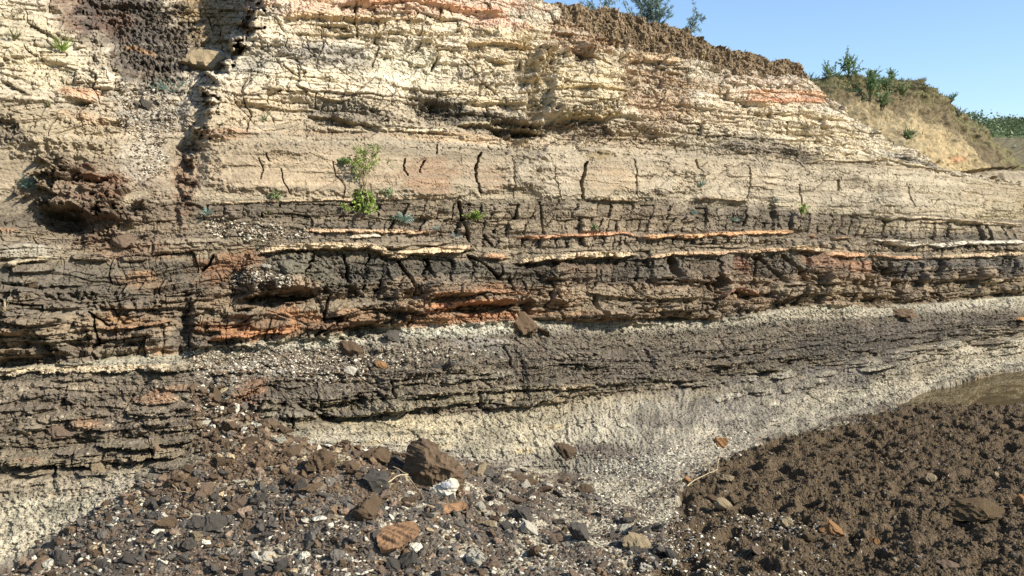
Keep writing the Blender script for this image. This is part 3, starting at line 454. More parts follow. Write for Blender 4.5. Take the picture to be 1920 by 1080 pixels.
# ------------------------------------------------------------------ materials
def earth_mat(name, scale=60, bump=.006, vary=.25, rough=.95, attr=True, base=(.3, .3, .3), spec=.15, rnd=0.):
    m = bpy.data.materials.new(name); m.use_nodes = True; t = m.node_tree; N = t.nodes; K = t.links; b = N['Principled BSDF']
    b.inputs['Roughness'].default_value = rough; b.inputs['Specular IOR Level'].default_value = spec
    tc = N.new('ShaderNodeTexCoord'); src = tc.outputs['Object']
    n1 = N.new('ShaderNodeTexNoise'); n1.inputs['Scale'].default_value = scale; n1.inputs['Detail'].default_value = 5; n1.inputs['Roughness'].default_value = .65; K.new(src, n1.inputs['Vector'])
    n2 = N.new('ShaderNodeTexVoronoi'); n2.inputs['Scale'].default_value = scale * .8; K.new(src, n2.inputs['Vector'])
    mr = N.new('ShaderNodeMapRange'); mr.inputs[1].default_value = .3; mr.inputs[2].default_value = .7; mr.inputs[3].default_value = 1 - vary; mr.inputs[4].default_value = 1 + vary; K.new(n1.outputs[0], mr.inputs[0])
    if attr:
        a = N.new('ShaderNodeVertexColor'); a.layer_name = 'Col'; c0 = a.outputs[0]
    else:
        rgb = N.new('ShaderNodeRGB'); rgb.outputs[0].default_value = (*base, 1); c0 = rgb.outputs[0]
    mx = N.new('ShaderNodeVectorMath'); mx.operation = 'SCALE'; K.new(c0, mx.inputs[0]); K.new(mr.outputs[0], mx.inputs['Scale'])
    out = mx.outputs[0]
    if rnd:
        oi = N.new('ShaderNodeObjectInfo'); m2 = N.new('ShaderNodeMapRange'); m2.inputs[3].default_value = 1 - rnd; m2.inputs[4].default_value = 1 + rnd; K.new(oi.outputs['Random'], m2.inputs[0])
        mz = N.new('ShaderNodeVectorMath'); mz.operation = 'SCALE'; K.new(out, mz.inputs[0]); K.new(m2.outputs[0], mz.inputs['Scale']); out = mz.outputs[0]
    K.new(out, b.inputs['Base Color'])
    ad = N.new('ShaderNodeMath'); ad.operation = 'ADD'; K.new(n1.outputs[0], ad.inputs[0]); K.new(n2.outputs[0], ad.inputs[1])
    bp = N.new('ShaderNodeBump'); bp.inputs['Strength'].default_value = .9; bp.inputs['Distance'].default_value = bump; K.new(ad.outputs[0], bp.inputs['Height']); K.new(bp.outputs[0], b.inputs['Normal'])
    return m
M_cliff = earth_mat('layered_rock', 55, .008, .22)
M_mud = earth_mat('trodden_mud', 110, .014, .5, .9, spec=.15)
M_scree = earth_mat('rubble_earth', 80, .010, .35)
# ------------------------------------------------------------------ terrain meshes, split by what they are
idx = np.arange(NX * NY).reshape(NX, NY)
quads = np.stack([idx[:-1, :-1], idx[:-1, 1:], idx[1:, 1:], idx[1:, :-1]], -1)
VV = np.stack([X0, Y0, Z0], -1).reshape(-1, 3); CC = C.reshape(-1, 3)
qg = gm[:-1, :-1] > .5; qm = mudm[:-1, :-1] > .5
def sub(mask, name, mat, label=None, extra=None):
    q = quads[mask].reshape(-1, 4); u_, inv = np.unique(q, return_inverse=True); v = VV[u_]; c = CC[u_]; q = inv.reshape(-1, 4)
    if extra is not None:
        ev, eq, ec = extra; q = np.concatenate([q, eq + len(v)]); v = np.concatenate([v, ev]); c = np.concatenate([c, ec])
    return link(name, new_mesh(name, v, q, c, name == 'mud'), mat, kind='structure', label=label)
# plateau behind the cliff's top edge
K_ = 26; back = (np.linspace(0, 1, K_) ** 1.6) * 9
tv = np.stack([X0[:, 0], Y0[:, 0], Z0[:, 0]], -1)[:, None, :] + np.zeros((1, K_, 3))
tv[:, :, 1] += back[None, :] * .8; tv[:, :, 0] -= back[None, :] * .25
hn = fbm(tv[:, :, 0] / .3, tv[:, :, 1] / .3, 191, 3)
fall = np.where(pxs > 1520, .55, .03)[:, None]
tv[:, :, 2] += -back[None, :] * fall + .03 * hn * ss(0, 1, back)[None, :] - .01 * (back > 0)[None, :]
ti = np.arange(NX * K_).reshape(NX, K_)
tq = np.stack([ti[:-1, :-1], ti[1:, :-1], ti[1:, 1:], ti[:-1, 1:]], -1).reshape(-1, 4)
tc_ = np.zeros((NX * K_, 3)) + lin((128, 104, 70))
sub(~qg, 'cliff', M_cliff, 'layered clay and lignite cliff in pale and dark beds', (tv.reshape(-1, 3), tq, tc_))
sub(qg & ~qm, 'rubble_ground', M_scree, 'stony ground along the foot of the cliff')
sub(qg & qm, 'mud', M_mud, 'dark trodden mud in front of the cliff')
# the wide ground sheet
gv = []; nr = 40
n = 48; rr = np.concatenate([[0], np.geomspace(2, 3000, 30)])
th = np.linspace(0, 2 * math.pi, n, endpoint=False)
gv = np.array([[r * math.cos(a), r * math.sin(a), -.35 - .0 * r] for r in rr for a in th])
gi = np.arange(len(gv)).reshape(len(rr), n)
gq = np.stack([gi[:-1], np.roll(gi, -1, 1)[:-1], np.roll(gi, -1, 1)[1:], gi[1:]], -1).reshape(-1, 4)
link('ground', new_mesh('ground', gv, gq, np.zeros((len(gv), 3)) + lin((120, 108, 74))), M_mud, kind='structure')
# water
wv = [unproj(np.array(a, float), np.array(b, float), np.array(CAMZ + .028) / -tanel(a, b)) for a, b in []]
wme = bpy.data.meshes.new('water')
wp = []
for i in range(25):
    for j in range(13):
        x = 2.6 + i * .6; y = 8.6 + j * 1.0; wp.append((x, y, -.022))
wq = [(i * 13 + j, (i + 1) * 13 + j, (i + 1) * 13 + j + 1, i * 13 + j + 1) for i in range(24) for j in range(12)]
wme = new_mesh('water', np.array(wp), np.array(wq))
mw = bpy.data.materials.new('murky_water'); mw.use_nodes = True; b = mw.node_tree.nodes['Principled BSDF']
b.inputs['Base Color'].default_value = (*lin((78, 70, 38)), 1); b.inputs['Specular IOR Level'].default_value = .1; b.inputs['Roughness'].default_value = .09; b.inputs['IOR'].default_value = 1.33; gl = mw.node_tree.nodes.new('ShaderNodeBsdfGlossy'); gl.inputs['Roughness'].default_value = .035; gl.inputs['Color'].default_value = (.74, .70, .60, 1); df = mw.node_tree.nodes.new('ShaderNodeBsdfDiffuse'); df.inputs['Color'].default_value = (*lin((96, 82, 56)), 1); mxs = mw.node_tree.nodes.new('ShaderNodeMixShader'); mxs.inputs[0].default_value = .42; mw.node_tree.links.new(df.outputs[0], mxs.inputs[1]); mw.node_tree.links.new(gl.outputs[0], mxs.inputs[2]); mw.node_tree.links.new(mxs.outputs[0], mw.node_tree.nodes['Material Output'].inputs[0])
nz_ = mw.node_tree.nodes.new('ShaderNodeTexNoise'); nz_.inputs['Scale'].default_value = 7; nz_.inputs['Detail'].default_value = 3
bpn = mw.node_tree.nodes.new('ShaderNodeBump'); bpn.inputs['Distance'].default_value = .004; bpn.inputs['Strength'].default_value = .4
mw.node_tree.links.new(nz_.outputs[0], bpn.inputs['Height']); mw.node_tree.links.new(bpn.outputs[0], gl.inputs['Normal'])
link('water', wme, mw, kind='structure', label='shallow brown puddle against the foot of the cliff')
# ------------------------------------------------------------------ far side: grassy bank, hillside beyond
def sheet(px0, px1, nx, topL, botL, ny, Yf, disp, colf):
    xs = np.linspace(px0, px1, nx); tp = L(topL, xs); bt = L(botL, xs); t = np.linspace(0, 1, ny)
    X = np.repeat(xs[:, None], ny, 1); tw = fbm(xs / 14., xs * 0, 5, 4) * 3.0
    Y_ = (tp + tw)[:, None] * (1 - t) + bt[:, None] * t
    dist = Yf(X, t[None, :] + 0 * X); x, y, z = unproj(X, Y_, dist)
    d = disp(x, z, X, Y_, t[None, :] + 0 * X); c = colf(x, z, X, Y_, t[None, :] + 0 * X)
    x = x + d * .35; y = y - d * .9; z = z + d * .15
    # run the top edge back so the bank is a solid rise
    kb = 14; bk = np.linspace(.0, 1, kb + 1)[1:] ** 1.5 * 9
    bx = x[:, :1] + bk * .1; by = y[:, :1] + bk; bz = z[:, :1] - bk * .12 + .05 * fbm((x[:, :1] + bk) / .4, by / .4, 77, 2)
    x = np.concatenate([bx[:, ::-1], x], 1); y = np.concatenate([by[:, ::-1], y], 1); z = np.concatenate([bz[:, ::-1], z], 1)
    c = np.concatenate([np.repeat(c[:, :1], kb, 1), c], 1)
    n2 = ny + kb; ii = np.arange(nx * n2).reshape(nx, n2)
    q = np.stack([ii[:-1, :-1], ii[:-1, 1:], ii[1:, 1:], ii[1:, :-1]], -1).reshape(-1, 4)
    return (x, y, z, kb), q, c.reshape(-1, 3)
BT = [(1380, 160), (1500, 148), (1520, 146), (1560, 143), (1600, 142), (1640, 149), (1680, 152), (1722, 154), (1745, 166), (1770, 178), (1792, 192), (1812, 214), (1826, 232), (1850, 252), (1880, 275), (1908, 303), (1925, 318), (2100, 345)]
BB = [(1380, 330), (1925, 346), (2100, 352)]
def b_d(x, z, X, Y_, t):
    band = ss(.42, .2, (Y_ - L(BT, X)) / 100.)
    d = .18 * fbm(x / 1.1, z / .8, 401, 4) + .06 * fbm((x + z * .8) / .5, (z - x * .5) / .16, 405, 3) + band * (.10 * fbm(x / .25, z / .25, 409, 3)) + .035 * fbm(x / .09, z / .09, 411, 3)
    lip = ss(5, 0, np.abs(Y_ - L([(1380, 330), (1780, 322), (1908, 311), (2100, 330)], X) - 3)) * ss(1740, 1800, X)
    return d - .2 * lip
def b_c(x, z, X, Y_, t):
    dy = Y_ - L(BT, X); n = fbm(x / .6, z / .4, 421, 3); n2 = fbm(x / .12, z / .1, 425, 3); st = fbm((x + z * .8) / .8, (z - x * .6) / .15, 427, 3)
    c = np.zeros(X.shape + (3,)) + lin((176, 154, 108))
    m = ss(-.1, .4, st)[..., None] * .6; c = c * (1 - m) + lin((158, 138, 98)) * m
    m = (ss(20, 70, Y_ - 190 - (X - 1560) * .28) * ss(.1, -.3, n) * .8)[..., None]; c = c * (1 - m) + lin((150, 140, 108)) * m
    m = (ss(1680, 1760, X) * ss(1905, 1850, X) * ss(40, 90, dy) * .6)[..., None]; c = c * (1 - m) + lin((194, 166, 112)) * m
    m = (ss(1590, 1540, X - (Y_ - 150) * .75) * .85)[..., None]; c = c * (1 - m) + lin((136, 118, 82)) * m
    m = (ss(84, 40, dy + 22 * n + 8 * n2) * .92)[..., None]; c = c * (1 - m) + lin((112, 96, 64)) * m
    m = (ss(34, 8, dy + 20 * n) * ss(-.3, .3, n2 + .2) * .75)[..., None]; c = c * (1 - m) + lin((122, 116, 70)) * m
    m = (ss(318, 322, Y_) * ss(1790, 1840, X))[..., None]; c = c * (1 - m) + lin((166, 148, 116)) * m
    m = (ss(24, 6, np.hypot((X - 1792) / 1.0, (Y_ - 300) / .35)) * .7)[..., None]; c = c * (1 - m) + lin((190, 130, 84)) * m
    return np.clip(c * (1 + .25 * n2 + .15 * st)[..., None], .01, .8)
(bx, by, bz, kb), q, c = sheet(1380, 2100, 520, BT, BB, 240, lambda X, t: 15.5 + (X - 1500) * .012 - 1.5 * t + 2.2 * (1 - t) ** 2, b_d, b_c)
link('grassy_bank', new_mesh('grassy_bank', np.stack([bx, by, bz], -1).reshape(-1, 3), q, c), M_cliff, kind='structure', label='grass topped earth bank with an ochre slope beyond the cliff')
bxs = np.linspace(1380, 2100, 520)
def bsurf(px, py):
    i = int(np.clip(np.interp(px, bxs, np.arange(520)), 0, 519)); t0 = L(BT, px); b0 = L(BB, px); j = int(np.clip((py - t0) / (b0 - t0), 0, 1) * 239) + kb
    return Vector((bx[i, j], by[i, j], bz[i, j]))
FT = [(1700, 218), (1815, 224), (1850, 230), (1880, 232), (1925, 226), (2100, 205), (2700, 190)]
def f_c(x, z, X, Y_, t):
    n = fbm(x / 3., z / 1., 431, 3); c = np.zeros(X.shape + (3,)) + lin((130, 118, 80))
    m = ss(262, 252, Y_ + 6 * n)[..., None]; c = c * (1 - m) + lin((84, 104, 56)) * m
    m = (ss(258, 276, Y_ - (X - 1850) * .2) * ss(1, .9, X / 1950.))[..., None]; c = c * (1 - m) + lin((120, 100, 66)) * m
    m = ss(300, 312, Y_)[..., None] * .7; c = c * (1 - m) + lin((108, 90, 62)) * m
    return np.clip(c * (1 + .3 * fbm(x / .5, z / .4, 435, 3))[..., None], .01, .8)
(fx, fy, fz, kb2), q, c = sheet(1700, 2700, 300, FT, [(1700, 350), (2700, 400)], 110, lambda X, t: 62 * (1 - t) ** 1.6 + 24 - 6 * t, lambda x, z, X, Y_, t: (.5 * fbm(x / 3, z / 2, 441, 3) + .15 * fbm(x / .6, z / .6, 445, 3)) * (1.4 - t), f_c)
link('far_hill', new_mesh('far_hill', np.stack([fx, fy, fz], -1).reshape(-1, 3), q, c), M_cliff, kind='structure', label='green hillside in the distance past the end of the bank')

# ------------------------------------------------------------------ stones
def ico(sub):
    import bmesh
    bm = bmesh.new(); bmesh.ops.create_icosphere(bm, subdivisions=sub, radius=1.0)
    v = np.array([x.co[:] for x in bm.verts]); f = np.array([[x.index for x in p.verts] for p in bm.faces]); bm.free(); return v, f
ICO = {k: ico(k) for k in (1, 2, 3, 4)}
def stone(seed, sub=3, flat=(1, .8, .55), cuts=11, rough=.03, lay=0.):
    r = np.random.default_rng(seed); v, f = ICO[sub]; v = v.copy()
    for k in range(cuts):
        n = r.normal(size=3); n /= np.linalg.norm(n); d = r.uniform(.42, .85)
        s = v @ n; v -= np.clip(s - d, 0, None)[:, None] * n
    v /= np.abs(v).max(0); 
    if rough:
        nn = fbm(v[:, 0] * 2.2 + v[:, 2] * 1.7 + seed, v[:, 1] * 2.2 - v[:, 2] * 1.3, seed, 3); v *= (1 + rough * 2 * nn)[:, None]
    if lay: v[:, :2] *= (1 + lay * gn(v[:, 2] * 9 + seed, v[:, 0] * .6, seed + 3))[:, None]
    return v * np.array(flat), f
SLATE, BROWN, MAUVE, WHITE, TAN, MUDC, ORNG = (108, 99, 86), (122, 98, 70), (150, 124, 98), (236, 222, 190), (196, 170, 124), (112, 90, 58), (196, 142, 82)
STONE_COL = dict(slate=SLATE, brown=BROWN, mauve=MAUVE, white=WHITE, tan=TAN, mud=MUDC, orange=ORNG)
SM = {k: earth_mat(k + '_stone', 45, .006, .28, .9, False, tuple(lin(v)), rnd=.22) for k, v in STONE_COL.items()}
def rotm(n, tilt):
    yaw = RNG.uniform(0, 2 * np.pi, n); ax = RNG.uniform(0, 2 * np.pi, n); tl = RNG.normal(0, tilt, n)
    k = np.stack([np.cos(ax), np.sin(ax), np.zeros(n)], 1); K = np.zeros((n, 3, 3))
    K[:, 0, 1] = -k[:, 2]; K[:, 0, 2] = k[:, 1]; K[:, 1, 0] = k[:, 2]; K[:, 1, 2] = -k[:, 0]; K[:, 2, 0] = -k[:, 1]; K[:, 2, 1] = k[:, 0]
    Rt = np.eye(3)[None] + np.sin(tl)[:, None, None] * K + (1 - np.cos(tl))[:, None, None] * (K @ K)
    Z = np.zeros((n, 3, 3)); Z[:, 0, 0] = np.cos(yaw); Z[:, 0, 1] = -np.sin(yaw); Z[:, 1, 0] = np.sin(yaw); Z[:, 1, 1] = np.cos(yaw); Z[:, 2, 2] = 1
    return Rt @ Z
def scatter(name, pos, size, cols, sub, label, cat, mat, tilt=.5, flats=((1, .75, .35), (1, .6, .25), (1, .85, .6), (1, .8, .3)), rough=0.):
    T_ = [stone(900 + k, sub, flats[k % len(flats)], 9, rough) for k in range(10)]; f = T_[0][1]; nv = len(T_[0][0]); n = len(pos)
    TV = np.stack([t[0] for t in T_]); pick = RNG.integers(0, len(T_), n); Rm = rotm(n, tilt)
    v = np.einsum('nij,nkj->nki', Rm, TV[pick]) * size[:, None, None] + pos[:, None, :]; v[:, :, 2] += (size * RNG.uniform(-.35, .25, n))[:, None]
    fa = (f[None] + (np.arange(n) * nv)[:, None, None]).reshape(-1, 3)
    return link(name, new_mesh(name, v.reshape(-1, 3), fa, np.repeat(cols, nv, 0), False, True), mat, label=label, cat=cat, kind='stuff')
def inpoly(x, y, poly):
    ins = np.zeros(x.shape, bool); n = len(poly)
    for i in range(n):
        x1, y1 = poly[i]; x2, y2 = poly[(i + 1) % n]
        ins ^= ((y1 > y) != (y2 > y)) & (x < (x2 - x1) * (y - y1) / (y2 - y1 + 1e-9) + x1)
    return ins
HEAP = [(-20, 1112), (0, 1078), (100, 1018), (190, 952), (340, 885), (372, 840), (362, 760), (352, 735), (400, 722), (470, 770), (520, 800), (620, 845), (700, 838), (770, 850), (900, 878), (1080, 905), (1180, 960), (1250, 1010), (1400, 1105)]
def pick_in(poly, n, jit=16):
    p = np.array(poly); out = np.zeros((0, 2))
    while len(out) < n:
        c_ = np.stack([RNG.uniform(p[:, 0].min(), p[:, 0].max(), n * 2), RNG.uniform(p[:, 1].min(), p[:, 1].max(), n * 2)], 1)
        jx = fbm(c_[:, 0] / 30, c_[:, 1] / 30, 55, 2) * jit
        # even in metres, not in the picture
        keep = inpoly(c_[:, 0] + jx, c_[:, 1] + jx, poly) & (RNG.random(len(c_)) < (500. / np.clip(c_[:, 1] - 380, 60, 900)) ** 1.2 / 1.9)
        out = np.concatenate([out, c_[keep]])
    return out[:n]
def palette(p, n):
    """dark shale, brown clods, pale chips, varied from place to place in the heap"""
    z1 = fbm(p[:, 0] / 90, p[:, 1] / 60, 61, 2); whitey = ss(920, 1060, p[:, 1]) * .10 + .05 + .16 * ss(850, 720, p[:, 1]) + .14 * np.clip(z1, 0, 1) + .10 * ss(850, 1050, p[:, 0]) - .01
    brn = .62 * ss(1000, 900, p[:, 1]) * ss(900, 700, p[:, 0]) + .16; r = RNG.random(n)
    k = np.where(r < whitey, 3, np.where(r < whitey + (1 - whitey) * brn, 1, np.where(r < whitey + (1 - whitey) * (brn + .14), 2, np.where(r > .965, 4, 0))))
    return k
PAL = [SLATE, BROWN, MAUVE, WHITE, TAN]; PALN = ['slate', 'brown', 'mauve', 'white', 'tan']
pl = np.array([lin(c_) for c_ in PAL])
# fine chips all over the heap and on the benches
POLYS = [(HEAP, 24000), ([(380, 415), (430, 408), (540, 430), (585, 440), (480, 452), (395, 436)], 2000), ([(470, 500), (560, 520), (540, 540), (440, 535)], 900), ([(212, 158), (260, 150), (330, 185), (330, 250), (300, 270), (225, 240)], 2200), ([(240, 270), (300, 260), (320, 330), (270, 340)], 500),
         ([(340, 650), (660, 655), (820, 648), (930, 650), (700, 690), (620, 720), (520, 700), (370, 712)], 5200), ([(1150, 1000), (1290, 940), (1420, 985), (1560, 1060), (1560, 1110), (1150, 1110)], 1500), ([(1380, 985), (1440, 965), (1560, 985), (1520, 1010), (1420, 1005)], 700), ([(1160, 860), (1400, 790), (1420, 830), (1290, 900), (1270, 960), (1380, 1080), (1200, 1060), (1080, 900)], 4500)]
PP = []; KK = []
for poly, n in POLYS:
    p = pick_in(poly, n, 16 if poly is HEAP else 24); k = palette(p, n)
    if poly is not HEAP:
        wh = RNG.random(n) < (.26 if n > 1600 or n < 1000 else .10); k = np.where(wh, 3, k)
    PP.append(p); KK.append(k)
p = np.concatenate(PP); k = np.concatenate(KK); n = len(p); pos = surfv(p[:, 0], p[:, 1])
size = .0045 + .010 * RNG.random(n) ** 2.2; size[:24000] *= 1.0
scatter('gravel', pos, size, pl[k] * RNG.uniform(.6, 1.3, n)[:, None], 1, 'fine mixed chips of shale and white stone', 'gravel', M_scree)
# middle-size fragments beyond the ones that are things of their own
p = pick_in(HEAP, 5200); k = palette(p, 5200); k = np.where((k == 3) & (RNG.random(5200) < .35), 1, k); pos = surfv(p[:, 0], p[:, 1]); size = (.008 + .034 * RNG.random(5200) ** 2.3) * (1 - .35 * ss(850, 1050, p[:, 0]))
scatter('rubble', pos, size, pl[k] * RNG.uniform(.65, 1.25, 5200)[:, None], 2, 'broken shale rubble heaped at the foot of the cliff', 'rubble', M_scree, .75)
# crumbs that have rolled down the pale and dark slopes: they take the colour of the bed they came from
nc = 42000; cx_ = RNG.uniform(-30, 1955, nc); band = RNG.random(nc)
pyb = np.where(band < .22, L(B4, cx_) + (L(B5, cx_) - L(B4, cx_)) * RNG.uniform(.15, 1.2, nc), np.where(band < .55, L(B5, cx_) + (L(B6, cx_) - L(B5, cx_)) * RNG.uniform(0, .8, nc), L(B6, cx_) + (L(B7, cx_) - L(B6, cx_)) * RNG.uniform(.05, 1.1, nc)))
pos = surfv(cx_, pyb); i0 = np.clip(col_i(cx_).astype(int), 0, NX - 1); j0 = np.clip((PY[i0] < pyb[:, None]).sum(1), 1, NY - 1)
cc_ = C[i0, j0] * RNG.uniform(.8, 1.15, nc)[:, None]; dk = (band > .22) & (band < .55) & (RNG.random(nc) < .07); cc_[dk] = lin((196, 184, 158)); dk2 = (band >= .55) & (RNG.random(nc) < .40 * ss(1050, 1350, cx_) + .10); cc_[dk2] = lin((112, 100, 86))
scatter('crumbs', pos, .004 + .008 * RNG.random(nc) ** 2, cc_, 1, 'loose crumbs of clay and tuff on the lower beds', 'gravel', M_scree)
# mud clods
nm = 15000; a = RNG.uniform(1050, 1970, nm * 3); b_ = RNG.uniform(750, 1110, nm * 3); ok = (b_ > L(MUDL, a) + 6) & (RNG.random(nm * 3) < (450. / np.clip(b_ - 380, 60, 900)) ** 2 * .9) & ~((a > 1690) & (b_ < 762)); a, b_ = a[ok][:nm], b_[ok][:nm]; n = len(a)
pos = surfv(a, b_); rr_ = RNG.random(n); cc_ = np.where((rr_ < .035 + .10 * ss(1500, 1200, a) * ss(900, 1000, b_))[:, None], lin((176, 158, 128)), np.where((rr_ < .12)[:, None], lin((136, 124, 108)), lin((106, 88, 61)))) * RNG.uniform(.7, 1.25, n)[:, None]
scatter('clods', pos, (.003 + .014 * RNG.random(n) ** 3.4), cc_, 1, 'crumbled clods and grit scattered over the mud', 'clods', M_mud, 1.0, ((1, .9, .8), (1, .8, .65), (1, .9, .7)), .06)
# --- stones that are things of their own
PROT = {}
def proto(kind, shape, seed):
    key = (kind, shape, seed)
    if key not in PROT:
        fl = {'slab': (1, .75, .28), 'block': (1, .8, .62), 'chip': (1, .62, .38), 'round': (1, .85, .7), 'plank': (1, .3, .2)}[shape]
        v, f = stone(seed, 3 if seed > 500 else 4, fl, 7 if shape == 'round' else 17, .04 if shape == 'round' else .10, 0 if shape == 'round' else .07)
        me = new_mesh(kind + '_' + shape, v, f, None, False, True); me.materials.append(SM[kind]); PROT[key] = me
    return PROT[key]
def put(name, px, py, wpx, kind, shape, seed, label, cat='rock', group=None, rot=None, tilt=(0, 0), sink=.12, squash=None, hpx=None):
    c_ = surf(px, py); r = wpx * .56 * c_.y / F
    o = bpy.data.objects.new(name, proto(kind, shape, seed)); scene.collection.objects.link(o)
    h = {'slab': .28, 'block': .62, 'chip': .38, 'round': .7, 'plank': .2}[shape]; sz = r
    if hpx: sz = hpx * .56 * c_.y / F / h
    o.scale = (r, r * (squash or 1), sz); o.rotation_euler = (tilt[0], tilt[1], rot if rot is not None else random.uniform(0, 6.28))
    o.location = c_ + Vector((0, 0, h * sz * (1 - sink * 2) * .85)); o['label'] = label; o['category'] = cat
    if group: o['group'] = group
    return o
